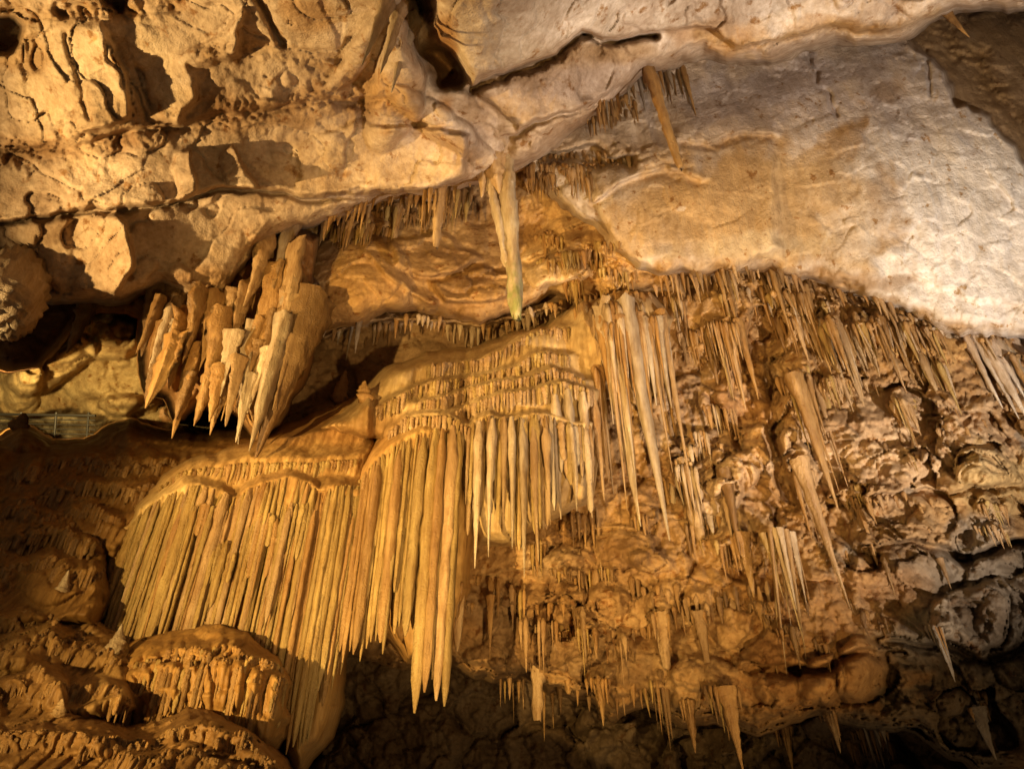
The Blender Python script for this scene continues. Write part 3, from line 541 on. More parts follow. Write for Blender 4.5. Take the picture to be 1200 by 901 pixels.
# ------------------------------------------------------------------ dripstone shapes (unit length, hanging along -Z, root radius 1)
def drip_mesh(name, kind, seed, mat, sides=10, segs=18):
    r_ = np.random.default_rng(seed); vs = []; fs = []
    ph = r_.random(6)*6.28; ax = r_.normal(size=2)*(.22 if kind == 'flute' else .24); edge = r_.random(sides)**2*1.1; edge = .15*np.roll(edge, 1)+.7*edge+.15*np.roll(edge, -1) if kind == 'shard' else edge; rot_ = r_.normal()*.5; cut = r_.normal(size=2)*.05; tip0 = r_.uniform(.78, .97); pw = r_.uniform(.7, 1.05)
    for i in range(segs+1):
        t = i/segs; z = -t
        if kind == 'spike':   rad = ((1-t)**pw*.95+.05)*(.45+.6*sm(np.float64(t/.16)))
        elif kind == 'flute': rad = (.35+.65*sm(np.float64(t/.10)))*(1-.22*t)*(1 if t < tip0 else max(.2, math.sqrt(max(0, 1-((t-tip0)/(1-tip0))**2))))
        elif kind == 'stub':  rad = (1-.35*t)*(1 if t < .93 else max(.45, 1-(t-.93)*6))
        elif kind == 'needle': rad = ((1-t)**(pw*.9+.1)*.95+.05)*(1+.25*math.exp(-t*10))
        elif kind == 'shard': rad = (1-.6*t**1.2)*(1 if t < .7 else max(.12, 1-(t-.7)*2.9))
        elif kind == 'blade': rad = (1-t**1.6)*.95+.05
        else: rad = (1-t)**.9+.04
        rad = float(rad); rad *= 1+.09*math.sin(t*21+ph[0])*math.sin(t*8+ph[1])+.05*math.sin(t*43+ph[2])
        cx = ax[0]*math.sin(t*3+ph[3])*.8; cy = ax[1]*math.sin(t*2.4+ph[4])*.8
        for k in range(sides):
            a = 2*math.pi*k/sides; rr = rad*(1+.16*math.sin(a*3+ph[5]+t*2)+.10*math.sin(a*5+ph[2]+t*3)+.05*r_.normal())
            if kind == 'shard': rr = rad*(.55+edge[k]+.05*r_.normal())
            vs.append((cx+rr*math.cos(a+rot_*t), cy+rr*math.sin(a+rot_*t), z+(cut[0]*math.cos(a)+cut[1]*math.sin(a) if kind == 'shard' else 0)*rr*t))
    A = np.array(vs); n = fbm((A[:, 0]*1.1+seed*3.3, A[:, 1]*1.1, A[:, 2]*7.0), 1.0, 3, .55, seed*.37)
    am = {'stub': .34, 'blade': .30, 'shard': .16, 'flute': .20}.get(kind, .16); A[:, :2] *= (1+am*n)[:, None]
    if kind in ('stub', 'blade'): A[:, 2] += .035*fbm((A[:, 0]*1.5+seed, A[:, 1]*1.5, A[:, 2]*3), 1.0, 2, .5, seed*.21)
    vs = [tuple(p) for p in A]
    for i in range(segs):
        for k in range(sides):
            k2 = (k+1) % sides; fs.append((i*sides+k, (i+1)*sides+k, (i+1)*sides+k2, i*sides+k2))
    fs.append(tuple(segs*sides+k for k in reversed(range(sides)))); fs.append(tuple(range(sides)))
    me = bpy.data.meshes.new(name); me.from_pydata(vs, [], fs); me.polygons.foreach_set('use_smooth', np.ones(len(fs), bool)); me.materials.append(mat)
    return me
MESH = {}
def get_mesh(kind, mat, sides=10, segs=18, variants=6):
    k = (kind, mat, random.randrange(variants+6), sides)
    if k not in MESH: MESH[k] = drip_mesh('%s_%s' % (mat, kind), kind, hash((kind, k[2])) % 9999 if False else sum(map(ord, kind))+k[2]*31, D[mat], sides, segs)
    return MESH[k]
def hang(u, v, v2, u2=None, d=None, emb=0.0):
    """root on the rock at pixel (u,v); the tip hangs straight down to image row v2 (or leans to u2)"""
    d = surf(u, v) if d is None else d
    R = pix(u, v, d+emb); rel = R-CAM; ru, rf = rel@UP, rel@FW; k = (450.5-v2)/FPX
    Ln = (ru-k*rf)/(CP-k*SP); T = R-np.array([0, 0, Ln])
    if u2 is not None: T = T + RT*((u2-600)/FPX*((T-CAM)@FW) - T[0])
    return R, T, d
def place(o, R, T, r, flat=1.0, rot=None):
    Rv, Tv = Vector(R), Vector(T); ax = (Tv-Rv); L = max(ax.length, .01)
    q = (-ax).normalized().to_track_quat('Z', 'Y')
    rz = random.random()*6.28 if rot is None else rot
    o.matrix_basis = Matrix.Translation(Rv) @ q.to_matrix().to_4x4() @ Matrix.Rotation(rz, 4, 'Z') @ Matrix.Diagonal((r, r*flat, L, 1))
    return o

# ------------------------------------------------------------------ flutes of the curtains (parts)
inv = {k: Matrix.Translation(-Vector(e.location)) for k, e in flow_roots.items()}
def flute(k, u, v, v2, wpx, mat, kind='flute', push=0.0, u2=None, name='flute'):
    wu_, wv_ = unwarp(k, u, v); v2 += (wv_-v)*.5; u, v = wu_, wv_
    R, T, d = hang(u, v, v2, u2, surf_of(k, u, v+2)-push)
    r = wpx/2*d/FPX; R = R+np.array([0, r*.5, 0]); T = T+np.array([0, r*.5, 0])
    o = bpy.data.objects.new(name, get_mesh(kind, mat, 10, 22)); COL.objects.link(o); o.parent = flow_roots[k]; o.matrix_parent_inverse = inv[k]
    place(o, R+np.array([0, .0, .03]), T, r); return o
J = lambda a: random.uniform(-a, a)
def along(line, step, jit=.3):
    xs = [p[0] for p in line]; ys = [p[1] for p in line]; x = xs[0]
    while x < xs[-1]:
        yield x, float(np.interp(x, xs, ys)); x += step*(1+J(jit))
# left curtain
C1LIP = [(150, 618), (165, 598), (190, 583), (215, 572), (236, 568), (262, 574), (276, 584), (286, 576), (305, 567), (330, 563), (355, 568), (372, 579), (385, 572), (405, 567), (430, 570)]
def c1b(u): return float(np.interp(u, [160, 200, 260, 300, 345, 370, 390, 410, 428], [722, 762, 765, 765, 800, 850, 880, 862, 790]))
for u, v in along(C1LIP, 3.1):
    flute(C1, u, v+2, c1b(u)+J(10)-(random.uniform(10, 120) if random.random() < .22 else 0), random.choice([random.uniform(3.5, 6), random.uniform(4, 7), random.uniform(6, 9), random.uniform(8, 12)]), random.choice(['tan', 'gold', 'gold'] if u < 300 else ['ochre', 'gold', 'gold']), push=random.uniform(-.05, .06))
for cx, cy, hw, ps in [(236, 594, 34, .10), (310, 606, 20, .10), (350, 592, 18, .12), (396, 588, 18, .10), (184, 626, 15, .10), (262, 640, 14, .14), (330, 640, 10, .14)]:
    x = cx-hw
    while x < cx+hw:
        y = cy+12*((x-cx)/hw)**2+J(2); L = random.choice([random.uniform(30, 80), random.uniform(60, 140), 200])
        flute(C1, x, y, min(y+L, c1b(x)), random.uniform(4, 8.5), random.choice(['tan', 'gold', 'gold', 'ochre']), random.choice(['flute', 'flute', 'spike']), push=ps*random.uniform(.5, 1.1)); x += random.uniform(2.8, 5)
for u, v in along([(190, 566), (240, 545), (300, 541), (360, 545), (425, 536)], 5): flute(C1, u, v+2, v+random.uniform(14, 34), random.uniform(5, 8), random.choice(['gold', 'ochre']), 'spike')
# middle curtain
for u, v in along([(424, 560), (450, 531), (490, 508), (538, 512)], 4):
    b = float(np.interp(u, [424, 445, 465, 490, 508, 530, 545], [755, 765, 755, 745, 810, 800, 725]))+J(16)-(random.uniform(20, 130) if random.random() < .35 else 0)
    flute(C2, u, v+2, b, random.choice([random.uniform(4, 7), random.uniform(6, 10), random.uniform(9, 13)]), random.choice(['ochre', 'gold', 'gold']), push=random.uniform(-.05, .12))
for u, v, b, w_, m in [(508, 506, 836, 15, 'gold'), (516, 506, 812, 11, 'ochre'), (526, 504, 822, 14, 'tan'), (533, 508, 828, 11, 'gold'), (470, 530, 752, 12, 'ochre'), (446, 545, 762, 11, 'ochre'), (543, 510, 762, 12, 'tan'), (495, 515, 745, 12, 'gold')]:
    flute(C2, u, v, b, w_, m, push=.14)
# terraces
for line in LIPS[:4]+[[(446, 522), (473, 492), (520, 491), (543, 502)]]:
    for u, v in along(line, 3.7, .5):
        L = (10+16*abs(float(noise3(u/23, v/90, .5)))+random.uniform(0, 8))*(1.5 if random.random() < .1 else 1)
        flute(C3, u, v+1+J(1.5), v+L, random.uniform(3.6, 6.5), random.choice(['tan', 'gold', 'tan']), random.choice(['spike', 'flute']), push=.04)
for u, v in along([(545, 502), (556, 493), (573, 485), (600, 492), (625, 482), (650, 488), (692, 496)], 4.2):
    b = float(np.interp(u, [540, 565, 590, 610, 640, 665, 695], [640, 655, 600, 668, 620, 600, 610]))-abs(J(70))
    flute(C3, u, v+2, b, random.uniform(5, 9), random.choice(['pale', 'tan', 'gold']), random.choice(['flute', 'spike', 'flute']), push=random.uniform(-.02, .1))
for u, v, b, w_, m in [(560, 495, 664, 13, 'pale'), (576, 490, 650, 12, 'pale'), (600, 488, 640, 11, 'pale'), (614, 490, 674, 12, 'pale'), (628, 498, 655, 11, 'tan'), (650, 462, 606, 14, 'pale'), (664, 458, 598, 13, 'pale'), (682, 462, 606, 13, 'pale'), (640, 500, 610, 12, 'tan'), (590, 488, 615, 12, 'tan'), (696, 470, 585, 11, 'tan')]:
    flute(C3, u, v, b, w_, m, 'spike', push=.16)
# mound flutes
mk = {m[0]: m[0] for m in MOUNDS}; DOME = MOUNDS[3][0]
for n in range(5):
    for cx, cy, hw, L in MLOBES[n]:
        x = cx-hw*.9
        while x < cx+hw*.9:
            y = cy+9*((x-cx)/hw)**2+2
            flute(MOUNDS[n][0], x, y, y+L*random.uniform(.5, 1.15), random.uniform(3.6, 7), random.choice(['umber', 'umber', 'ochre'] if n != 3 else ['ochre', 'gold', 'umber', 'ochre']), random.choice(['flute', 'spike', 'flute']), push=-.015); x += random.uniform(3.2, 5.2)

# ------------------------------------------------------------------ stalactites
COUNT = {'n': 0}; REST = []
def stal(u, v, v2, wpx, mat, label, kind='spike', u2=None, d=None, flat=1.0, group=None, name='stalactite', up=10):
    R, T, d = hang(u, v, v2, u2, d)
    r = wpx/2*d/FPX; ax = (R-T)/max(1e-6, np.linalg.norm(R-T))
    R = R + ax*(min(.16, up*d/FPX) if up < 25 else .3) + (ray(u, v)*r*.7 if kind == 'spike' else 0)
    o = bpy.data.objects.new(name, get_mesh(kind, mat, 16 if kind == 'shard' else 12 if wpx > 12 else 9, 22)); COL.objects.link(o); place(o, R, T, r, flat)
    tag(o, label, 'stalactite', group); COUNT['n'] += 1; return o
FR = []
def fringe(line, step, dv, wr, mats, label, group, kind='spike', jv=4, d=None):
    for u, v in along(line, step):
        vv = v+J(jv); L = random.uniform(*dv)*(1.6 if random.random() < .12 else 1)*float(np.clip(.75+1.1*noise3(u/28, v/60, 2.5), .3, 1.5))
        FR.append((L*1.0, u, vv, vv+L, random.uniform(*wr), random.choice(mats), label, kind, d, group))

CARPET = []
def cluster(u, v, n, sp, L, mats, wr=(4, 7), push=.05):
    k0 = random.uniform(.2, .8)
    for i in range(n):
        t = (i+.5)/n; l = L*max(.18, 1-1.4*abs(t-k0)+J(.4)); x = u+(i-n/2)*sp+J(sp*.3); y = v+J(2)+abs(t-.5)*5
        CARPET.append((x, y, y+l, random.uniform(*wr), random.choice(mats), max(surf(x, y-3)-push, 2)))
for a in PLAN: cluster(*a)
cluster(936, 446, 11, 4.2, 120, ['tan', 'ochre', 'gold'], (5, 9), .14); cluster(944, 556, 6, 4, 70, ['tan', 'ochre'], (5, 9), .14); cluster(850, 388, 12, 4, 70, ['tan', 'ochre', 'gold'], (4, 8), .1); cluster(812, 392, 8, 4, 40, ['tan', 'ochre'], (4, 7), .1); cluster(806, 552, 7, 4, 60, ['tan', 'pale'], (5, 9), .1)
# the big ones, each with its own label
BIG = [
 (706, 364, 612, 27, 'pale', 'longest pale grey blade stalactite right of the terraced flowstone', 'blade', 751),
 (734, 362, 634, 22, 'pale', 'long pale needle stalactite tapering to a point beside the grey blade', 'spike', 784),
 (772, 376, 506, 15, 'orange', 'orange stalactite right of the long pale needle, lit along its edge', 'spike', 793),
 (724, 384, 560, 17, 'ochre', 'ochre stalactite squeezed between the grey blade and the pale needle', 'spike', None),
 (762, 408, 570, 15, 'tan', 'tan stalactite hanging just right of the pale needle', 'spike', None),
 (702, 440, 566, 14, 'ochre', 'short ochre stalactite left of and behind the grey blade', 'spike', None),
 (686, 366, 470, 15, 'tan', 'tan stalactite at the top left corner of the blade cluster', 'spike', None),
 (840, 384, 470, 11, 'tan', 'leftmost tan stalactite of the trio below the fringed arch', 'spike', None),
 (852, 386, 480, 13, 'tan', 'broad middle stalactite of the trio below the fringed arch', 'spike', None),
 (866, 384, 468, 11, 'ochre', 'thin rightmost stalactite of the trio below the fringed arch', 'spike', None),
 (828, 392, 452, 14, 'brown', 'short brown stalactite left of the trio below the arch', 'spike', None),
 (932, 450, 600, 17, 'ochre', 'thick ochre stalactite with a fringed collar on the right wall', 'spike', 984),
 (940, 548, 713, 16, 'tan', 'long pale-tipped stalactite pointing down right across the rubble wall', 'spike', 997),
 (962, 380, 484, 17, 'tan', 'straight tan stalactite under the arch above the fringed collar', 'spike', None),
 (984, 392, 476, 13, 'tan', 'slim tan stalactite just right of the straight one under the arch', 'spike', None),
 (944, 350, 440, 14, 'ochre', 'ochre stalactite high under the arch near its crown', 'spike', None),
 (800, 548, 632, 17, 'tan', 'stout beige stalactite standing out from the wall right of the needle', 'stub', 824),
 (820, 728, 814, 14, 'tan', 'slim lit stalactite hanging from the small shelf on the rubble wall', 'spike', 836),
 (626, 736, 842, 16, 'tan', 'straight blunt stalactite alone below the terraced flowstone', 'stub', 630),
 (664, 750, 812, 11, 'ochre', 'short blunt stalactite right of the straight lone one', 'stub', None),
 (575, 708, 772, 8, 'ochre', 'thin brown stalactite left of the straight lone one', 'spike', None),
 (776, 728, 784, 14, 'tan', 'squat wedge stalactite on the rubble wall left of the slim lit one', 'stub', None),
 (852, 816, 905, 20, 'ochre', 'thick ochre stalactite cut by the bottom edge of the picture', 'spike', 872),
 (808, 832, 882, 15, 'ochre', 'short stalactite left of the thick one at the bottom edge', 'spike', None),
 (704, 806, 850, 14, 'orange', 'orange fan stalactite above the dark hollow at the bottom', 'blade', None),
 (974, 842, 882, 12, 'tan', 'small stalactite at the bottom under the two orange bulges', 'spike', None),
 (920, 858, 904, 11, 'ochre', 'small ochre stalactite at the bottom right of the thick one', 'spike', None),
 (758, 84, 198, 12, 'orange', 'leaning orange rod stalactite hanging in front of the pale wall', 'stub', 800),
 (1112, 18, 44, 9, 'orange', 'small curved orange stalactite under the top right slab', 'spike', 1136),
 (517, 222, 288, 13, 'tan', 'broken blunt stalactite in the fringe left of the green-tipped column', 'stub', None),
 (466, 250, 324, 11, 'tan', 'longest thin stalactite in the fringe under the ceiling lip', 'spike', 456),
 (446, 250, 302, 10, 'ochre', 'second longest stalactite at the left of the ceiling lip fringe', 'spike', None),
 (1100, 745, 800, 12, 'grey', 'grey flat stalactite on the dark lower right wall', 'blade', None),
 (1150, 840, 890, 16, 'grey', 'grey ribbed stalactite in the bottom right corner', 'spike', None),
 (870, 636, 700, 16, 'ochre', 'ochre stalactite left of the broom of thin blades', 'spike', None),
 (1105, 664, 690, 7, 'tan', 'tiny pale stalactite by the dark notch on the right wall', 'spike', None),
 (850, 560, 650, 14, 'brown', 'brown stalactite between the stout beige one and the fringed collar', 'spike', None),
]
for u, v, v2, w_, m, lab, k, u2 in BIG: stal(u, v, v2, w_*1.05, m, lab, 'needle' if k == 'spike' else k, u2, surf(u, v-4)-{940: .75, 932: .4, 758: .5, 820: .2, 626: .2, 734: .1, 706: .12}.get(u, .10 if v > 400 and u > 540 else -.05), flat=.55 if k == 'blade' else 1); (cluster(u, v-3, random.randint(4, 7), w_*.32, (v2-v)*random.uniform(.35, .6), [m, m, 'ochre'], (w_*.25, w_*.5), .12) if v > 300 and w_ > 10 else None)
# broken cluster at the left
CLUS = [(362, 365, 532, 40, 'brown', 300, 'widest dark brown blade at the right side of the broken cluster', 'blade'), (330, 395, 528, 26, 'pale', 292, 'longest pale stalactite of the broken cluster, nearly touching the flowstone', 'blade'),
 (338, 270, 372, 24, 'pale', 312, 'pale upper right blade of the broken cluster', 'blade'), (306, 292, 356, 24, 'tan', 286, 'tan blade high in the broken cluster under the ceiling', 'blade'),
 (284, 352, 412, 15, 'tan', 270, 'small tan spike in the middle of the broken cluster', 'spike'), (296, 398, 520, 20, 'pale', 278, 'slim pale stalactite left of the longest in the broken cluster', 'spike'),
 (270, 410, 464, 17, 'pale', 258, 'short pale pointed stalactite amid the broken cluster', 'spike'), (260, 385, 474, 24, 'ochre', 230, 'ochre stalactite with lit left edge in the broken cluster', 'blade'),
 (222, 430, 512, 26, 'orange', 203, 'blunt orange stalactite lowest on the left of the broken cluster', 'stub'), (198, 415, 478, 30, 'orange', 171, 'thick blunt orange stump at the left end of the broken cluster', 'stub'),
 (184, 340, 418, 20, 'brown', 165, 'dark brown stalactite at the far left of the broken cluster', 'stub'), (208, 340, 392, 34, 'brown', 192, 'dark thick stump under the ceiling left in the cluster', 'stub'),
 (230, 360, 424, 24, 'ochre', 212, 'ochre stump between the two dark ones and the tan spike', 'stub'), (250, 362, 424, 19, 'ochre', 235, 'narrow ochre stump left of the tan spike', 'spike'),
 (210, 395, 460, 32, 'orange', 199, 'wide orange body of the left half of the broken cluster', 'stub'), (256, 450, 494, 16, 'ochre', 245, 'little ochre tip low in the middle of the broken cluster', 'spike'),
 (100, 362, 412, 24, 'brown', 77, 'lone dark stump hanging over the far chamber', 'stub'), (318, 330, 470, 26, 'ochre', 286, 'ochre stalactite behind the pale blades of the cluster', 'blade'), (276, 440, 500, 14, 'tan', 264, 'thin tan tip beside the slim pale stalactite', 'spike'),
 (345, 300, 420, 22, 'tan', 318, 'tan blade behind the upper right of the broken cluster', 'blade'), (350, 340, 470, 18, 'brown', 318, 'dark narrow blade in the shade of the broken cluster', 'blade')]
for i, (u, v, v2, w_, m, u2, lab, k) in enumerate(CLUS):
    d_ = 7.15/((CP-(450.5-v)/FPX*SP)) + (.35 if m == 'brown' else 0) + .12*(i % 3) - .1
    stal(u, v, v2, w_*1.25, m, lab, ['blade', 'shard', 'needle', 'blade'][i % 4], u2, d=d_ + (1.2 if u < 110 else 0), flat=.55, name='broken_stalactite', up=30)
for i in range(34):
    u = random.uniform(180, 352); v = np.interp(u, [180, 230, 300, 352], [350, 365, 320, 300])+random.uniform(0, 130); L = random.uniform(35, 80)
    FR.append((L*3, u, v, min(v+L, np.interp(u, [180, 230, 300, 352], [470, 500, 525, 500])), random.uniform(9, 18), random.choice(['tan', 'ochre', 'ochre', 'pale', 'brown']), 'jagged splinter of stone among the larger pieces of the broken cluster', random.choice(['blade', 'needle', 'shard']), 7.2/((CP-(450.5-v)/FPX*SP)), 'splinters of the broken cluster'))
for i, (u, v) in enumerate(along([(690, 376), (730, 370), (784, 384)], 5)):
    stal(u, v+J(8), random.choice([random.uniform(430, 500), random.uniform(480, 600)]), random.uniform(7, 14), random.choice(['tan', 'ochre', 'tan', 'pale']), 'tan stalactite packed in the bundle behind the long pale blade and needle', 'needle', d=surf(u, v)+.04, up=3, group='bundle behind the blade and needle')
# broom of thin blades
for i, (u, v, v2, u2, w_) in enumerate([(897, 634, 700, 918, 9), (903, 630, 790, 922, 10), (909, 629, 760, 944, 11), (916, 628, 715, 934, 10), (922, 630, 772, 944, 9), (929, 633, 706, 945, 10), (934, 640, 700, 948, 7), (906, 640, 735, 912, 9), (913, 640, 740, 928, 8)]):
    stal(u, v, v2, w_-1, random.choice(['tan', 'pale', 'tan', 'gold']), 'thin pale blade in the broom-like bunch on the rubble wall', 'needle', u2, flat=.6, group='broom of thin stalactite blades', d=surf(915, 640)-.4)
# column with the green tip (three fused parts)
R, T, d0 = hang(594, 196, 368, 606, surf(594, 190)-.05)
e = obj('stalactite_column', None); e.location = Vector(R); tag(e, 'smooth pale double stalactite with a green algae tip at picture centre', 'stalactite')
def colpart(name, u, v, v2, u2, w_, mat, kind, dd=0.0):
    R, T, d = hang(u, v, v2, u2, d0+dd); o = bpy.data.objects.new(name, get_mesh(kind, mat, 14, 26)); COL.objects.link(o); o.parent = e; o.matrix_parent_inverse = Matrix.Translation(-Vector(e.location)); place(o, R, T, w_/2*d0/FPX); return o
colpart('main_shaft', 592, 182, 369, 606, 20, 'mossy', 'stub'); colpart('side_shaft', 574, 196, 312, 592, 13, 'pale', 'stub', -.05); colpart('root_flare', 580, 172, 226, 584, 44, 'tan', 'spike', .06); colpart('root_flare', 562, 188, 232, 566, 18, 'tan', 'spike', .05)
# curved drapery tubes on the ceiling
for u, v, v2, u2, w_, lab in [(452, 6, 78, 424, 17, 'leftmost pale drip tube beside the dark cleft in the ceiling'), (466, 16, 86, 446, 17, 'middle pale drip tube beside the dark cleft in the ceiling'), (482, 30, 108, 458, 19, 'rightmost pale drip tube beside the dark cleft in the ceiling')]:
    stal(u, v, v2, w_, 'pale', lab, 'needle', u2, d=surf(u, v)-.12)

# fringes of small ones
fringe([(384, 256), (440, 234), (510, 224), (560, 216)], 5, (16, 40), (5, 9), ['ochre', 'ochre', 'brown', 'tan'], 'small ochre stalactite in the crowded fringe along the ceiling lip', 'fringe along the ceiling lip', jv=5)
fringe([(396, 262), (440, 248), (500, 240), (556, 232)], 8, (14, 34), (5, 9), ['ochre', 'brown'], 'small ochre stalactite in the crowded fringe along the ceiling lip', 'fringe along the ceiling lip', jv=6)
fringe([(618, 192), (650, 182), (700, 186), (742, 180)], 6, (20, 44), (5, 8), ['ochre', 'brown', 'tan'], 'thin brown stalactite in the fringe right of the green-tipped column', 'fringe right of the column', jv=7)
fringe([(700, 122), (724, 108), (756, 92), (800, 84)], 6, (18, 44), (5, 8), ['brown', 'ochre', 'grey'], 'thin stalactite in the short fringe around the leaning orange rod', 'fringe around the leaning rod', jv=6)
fringe([(440, 384), (480, 374), (520, 378), (560, 382), (602, 374), (640, 360), (664, 356)], 6, (16, 34), (6, 9), ['tan', 'ochre', 'pale'], 'stubby stalactite in the fringe above the terraced flowstone', 'fringe above the terraced flowstone', jv=3, kind='spike')
fringe([(360, 390), (400, 384), (440, 376)], 8, (16, 40), (5, 9), ['brown', 'grey'], 'dim stalactite at the dark back of the recess', 'dim fringe at the back of the recess', jv=4)
fringe([(680, 352), (720, 344), (770, 352)], 7, (18, 44), (6, 10), ['ochre', 'orange', 'tan'], 'orange stalactite crowning the blade cluster beside the pale wall', 'fringe crowning the blade cluster', jv=6)
A5 = 'small ochre stalactite in the dense fringe under the arched lip'; G5 = 'fringe under the arched lip'
fringe([(768, 332), (800, 322), (860, 315), (900, 315), (950, 331), (1000, 344), (1040, 357), (1076, 376), (1100, 386)], 5.2, (18, 38), (5, 9), ['ochre', 'tan', 'brown', 'tan'], A5, G5, jv=4)
fringe([(776, 352), (820, 344), (870, 338), (920, 346), (960, 360), (1010, 372), (1060, 388)], 7, (20, 44), (6, 10), ['ochre', 'tan', 'brown'], A5, G5, jv=8)
fringe([(930, 372), (980, 376), (1040, 388), (1090, 404)], 8, (30, 70), (7, 12), ['tan', 'ochre', 'tan', 'pale'], 'longer tan stalactite in the second row below the arched lip', 'second row below the arched lip', jv=12)
fringe([(1000, 410), (1050, 416), (1100, 426)], 11, (30, 60), (7, 12), ['tan', 'ochre'], 'longer tan stalactite in the second row below the arched lip', 'second row below the arched lip', jv=14)
fringe([(1108, 392), (1140, 400), (1170, 404), (1215, 408)], 8, (45, 80), (9, 14), ['white', 'white', 'pale'], 'white spike stalactite in the row at the right picture edge', 'white spikes at the right edge', jv=6)
fringe([(918, 446), (940, 440), (960, 452), (975, 460)], 6, (30, 60), (6, 10), ['tan', 'ochre'], 'short stalactite of the fringed collar on the right wall', 'fringed collar on the right wall', jv=5)
fringe([(800, 395), (830, 388), (880, 392)], 7, (20, 46), (6, 9), ['brown', 'tan'], 'small brown stalactite around the trio below the arch', 'small ones around the trio', jv=6)
LW = 'little brown stalactite on the rubble wall below the curtains'; GW = 'scattered little stalactites on the rubble wall'
for line, st, dv in [([(560, 690), (620, 700), (690, 720)], 13, (20, 44)), ([(640, 620), (700, 600)], 8, (20, 60)), ([(680, 760), (740, 740), (800, 720), (850, 700)], 10, (16, 40)), ([(600, 790), (660, 806), (720, 812), (780, 800)], 11, (14, 36)), ([(850, 700), (880, 690), (910, 700)], 10, (20, 50)), ([(740, 690), (790, 700), (860, 710)], 9, (12, 30)), ([(540, 690), (560, 680)], 9, (16, 34))]:
    fringe(line, st, dv, (5, 9), ['brown', 'ochre', 'ochre', 'tan'], LW, GW, jv=9)
for line, st, dv in [([(1000, 600), (1060, 590), (1100, 598)], 10, (14, 30)), ([(1020, 520), (1100, 510), (1190, 490)], 16, (12, 26)), ([(950, 640), (1000, 650), (1060, 660)], 14, (14, 30))]:
    fringe(line, st, dv, (5, 8), ['tan', 'ochre', 'brown'], 'little tan stalactite scattered on the right side of the rubble wall', 'little stalactites on the right wall', jv=8)
fringe([(780, 570), (820, 590), (860, 600)], 9, (24, 60), (8, 13), ['tan', 'ochre', 'pale'], 'tan stalactite in the patch right of the needle tip', 'patch right of the needle tip', jv=20)

# the largest of the fringe stones are things of their own; the small rest is too many to count: one object
FR.sort(key=lambda a: -a[0]*a[4]); NBIG = 300-COUNT['n']
for _, u, v, v2, w_, m, lab, kind, d, grp in FR[:NBIG]: stal(u, v, v2, w_, m, lab, kind, None, surf(u, v)-(.08 if v > 400 else 0) if d is None else d, group=grp)
vs = []; fs = []; mi = []; nb = 0; mnames = list(D)
for u, v, v2, w_, m, kind, d in [(a[1], a[2], a[3], a[4], a[5], a[7], a[8]) for a in FR[NBIG:]]+[(a[0], a[1], a[2], a[3], a[4], 'spike', a[5]) for a in CARPET]:
    R, T, d = hang(u, v, v2, None, d); me = get_mesh(kind, m, 7, 10); o = bpy.data.objects.new('tmp', me); place(o, R+np.array([0, 0, .1]), T, w_/2*d/FPX)
    c = np.empty(len(me.vertices)*3); me.vertices.foreach_get('co', c); c = c.reshape(-1, 3); Mx = np.array(o.matrix_basis); vs.append(c @ Mx[:3, :3].T + Mx[:3, 3])
    for p in me.polygons: fs.append(tuple(i+nb for i in p.vertices)); mi.append(mnames.index(m))
    nb += len(c); bpy.data.objects.remove(o)
me = bpy.data.meshes.new('straws'); me.from_pydata(np.concatenate(vs).tolist(), [], fs)
for m in mnames: me.materials.append(D[m])
me.polygons.foreach_set('material_index', np.array(mi, np.int32)); me.polygons.foreach_set('use_smooth', np.ones(len(fs), bool)); me.update()
o = obj('soda_straws', me); tag(o, 'tiny stalactite straws packed among the larger stalactites of the fringes', 'stalactites'); o['kind'] = 'stuff'

ORD = 'first second third fourth fifth sixth seventh eighth ninth tenth eleventh twelfth thirteenth fourteenth fifteenth'.split()
rest_groups = {a[9] for a in FR[NBIG:]}; by_group = {}
for o in list(COL.objects):
    if o.parent is None and o.get('group'): by_group.setdefault(o['group'], []).append(o)
for g_, os_ in by_group.items():
    if g_ in rest_groups or len(os_) > 15: continue
    os_.sort(key=lambda o: o.location.x/max(.1, o.location.y*CP+(o.location.z-1.6)*SP))
    for n, o in enumerate(os_): o['label'] = ('leftmost ' if n == 0 else ORD[n]+' from the left, ')+o['label']

# ------------------------------------------------------------------ stalagmites
def stalagmite(u, v, v0, wpx, mat, label):
    d = surf(u, v)-.02; R = pix(u, v, d); T, _, _ = hang(u, v, v0, None, d); T2 = 2*R-_ if False else None
    k = (450.5-v0)/FPX; rel = R-CAM; ru, rf = rel@UP, rel@FW; Ln = (k*rf-ru)/(CP-k*SP); T = R+np.array([0, 0, Ln])
    o = bpy.data.objects.new('stalagmite', get_mesh('spike', mat, 12)); COL.objects.link(o)
    ax = Vector(T)-Vector(R); q = (-ax).normalized().to_track_quat('Z', 'Y')
    o.matrix_basis = Matrix.Translation(Vector(R)-ax.normalized()*.05) @ q.to_matrix().to_4x4() @ Matrix.Diagonal((wpx/2*d/FPX, wpx/2*d/FPX, ax.length+.05, 1))
    tag(o, label, 'stalagmite')
for a in [(132, 762, 730, 26, 'pale', 'pale conical stalagmite at the left foot of the fluted curtain'), (72, 690, 668, 16, 'pale', 'small pale-tipped stalagmite on the left brown hump'), (250, 728, 702, 26, 'tan', 'knobbly tan stalagmite in front of the left curtain'),
          (398, 470, 434, 22, 'tan', 'pointed stalagmite at the left mouth of the dark recess'), (426, 468, 446, 20, 'ochre', 'squat stalagmite right of the pointed one in the recess'), (70, 832, 818, 16, 'tan', 'small rounded stalagmite on the bottom left mound'), (20, 502, 484, 22, 'ochre', 'low knob at left below the far railing')]: stalagmite(*a)

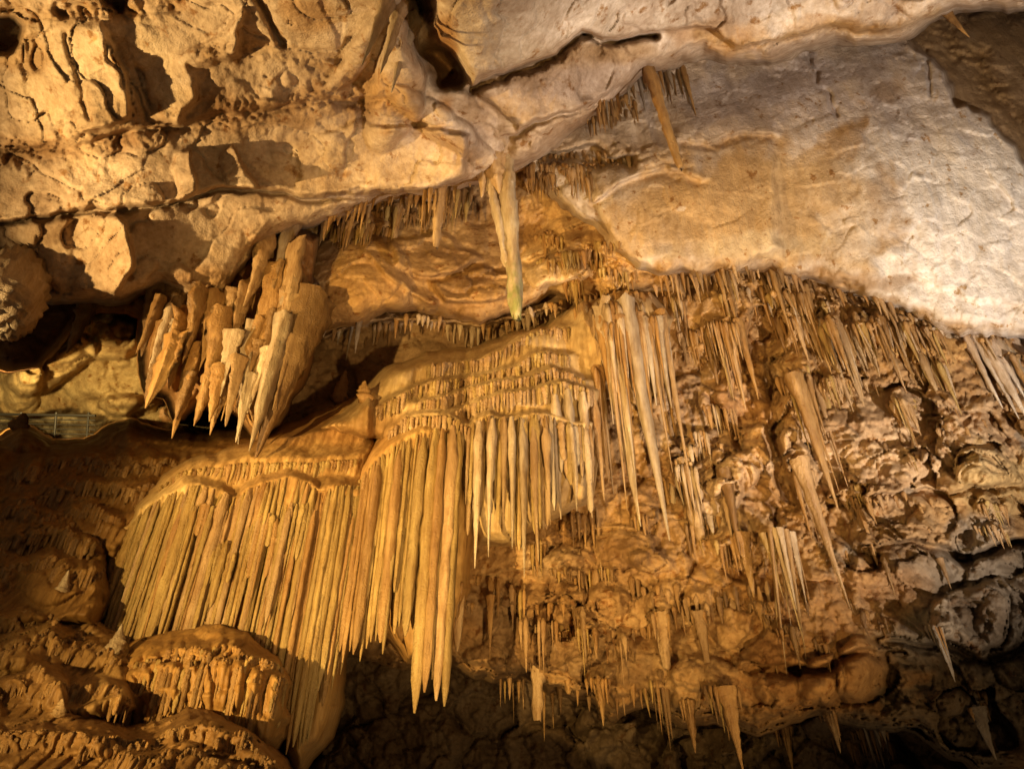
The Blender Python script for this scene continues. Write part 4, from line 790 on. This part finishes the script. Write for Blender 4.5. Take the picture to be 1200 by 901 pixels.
# ------------------------------------------------------------------ ribbed rock knob at the left edge
d = 8.7; c = pix(4, 350, d); vs = []; fs = []; n1, n2 = 28, 40
for i in range(n1+1):
    th = math.pi*i/n1
    for j in range(n2):
        ph = 2*math.pi*j/n2; rib = 1+.07*math.sin(th*26+math.sin(ph*3))+.05*math.sin(ph*11+th*5)
        p = np.array([math.sin(th)*math.cos(ph)*.42, math.sin(th)*math.sin(ph)*.46, math.cos(th)*.56])*rib
        if p[2] > 0: p = p*np.array([1-.25*p[2], 1, 1.75])
        vs.append((p[0]-.10*p[2], p[1]+.15*max(0, p[2]), p[2]))
for i in range(n1):
    for j in range(n2): fs.append((i*n2+j, (i+1)*n2+j, (i+1)*n2+(j+1) % n2, i*n2+(j+1) % n2))
me = bpy.data.meshes.new('knob'); me.from_pydata(vs, [], fs); me.polygons.foreach_set('use_smooth', np.ones(len(fs), bool)); me.materials.append(D['pale'])
o = obj('ribbed_rock_knob', me); o.location = Vector(c); tag(o, 'rounded ribbed pale rock knob hanging at the left picture edge', 'rock')

# ------------------------------------------------------------------ railing in the far chamber
m, t, b = nt('dark_steel'); b.inputs['Base Color'].default_value = (.05, .045, .035, 1); b.inputs['Metallic'].default_value = .6; b.inputs['Roughness'].default_value = .5; M_STEEL = m
def bar(name, p0, p1, r, parent):
    me = bpy.data.meshes.new(name); vs = []; p0, p1 = Vector(p0), Vector(p1); q = (p1-p0).to_track_quat('Z', 'Y')
    for p in (p0, p1):
        for k in range(8): vs.append(p+q @ Vector((r*math.cos(k*math.pi/4), r*math.sin(k*math.pi/4), 0)))
    me.from_pydata(vs, [], [(k, (k+1) % 8, 8+(k+1) % 8, 8+k) for k in range(8)]+[tuple(range(7, -1, -1)), tuple(range(8, 16))]); me.materials.append(M_STEEL)
    o = obj(name, me, parent); o.matrix_parent_inverse = Matrix.Translation(-Vector(parent.location)); return o
e = obj('railing', None); DR = 17.2; e.location = Vector(pix(30, 520, DR)); tag(e, 'dark steel railing with thin horizontal bars in the far chamber', 'railing')
for k in range(6): bar('rail', pix(-80, 484+k*5.5, DR), pix(112, 487+k*5.5, DR), .035 if k == 0 else .014, e)
for u in (-60, -15, 25, 66, 104): bar('post', pix(u, 483, DR), pix(u-3, 522, DR), .03, e)
print('objects', len(bpy.data.objects), 'stalactites', COUNT['n'], 'rest', len(REST), round(time.time()-T0, 1))
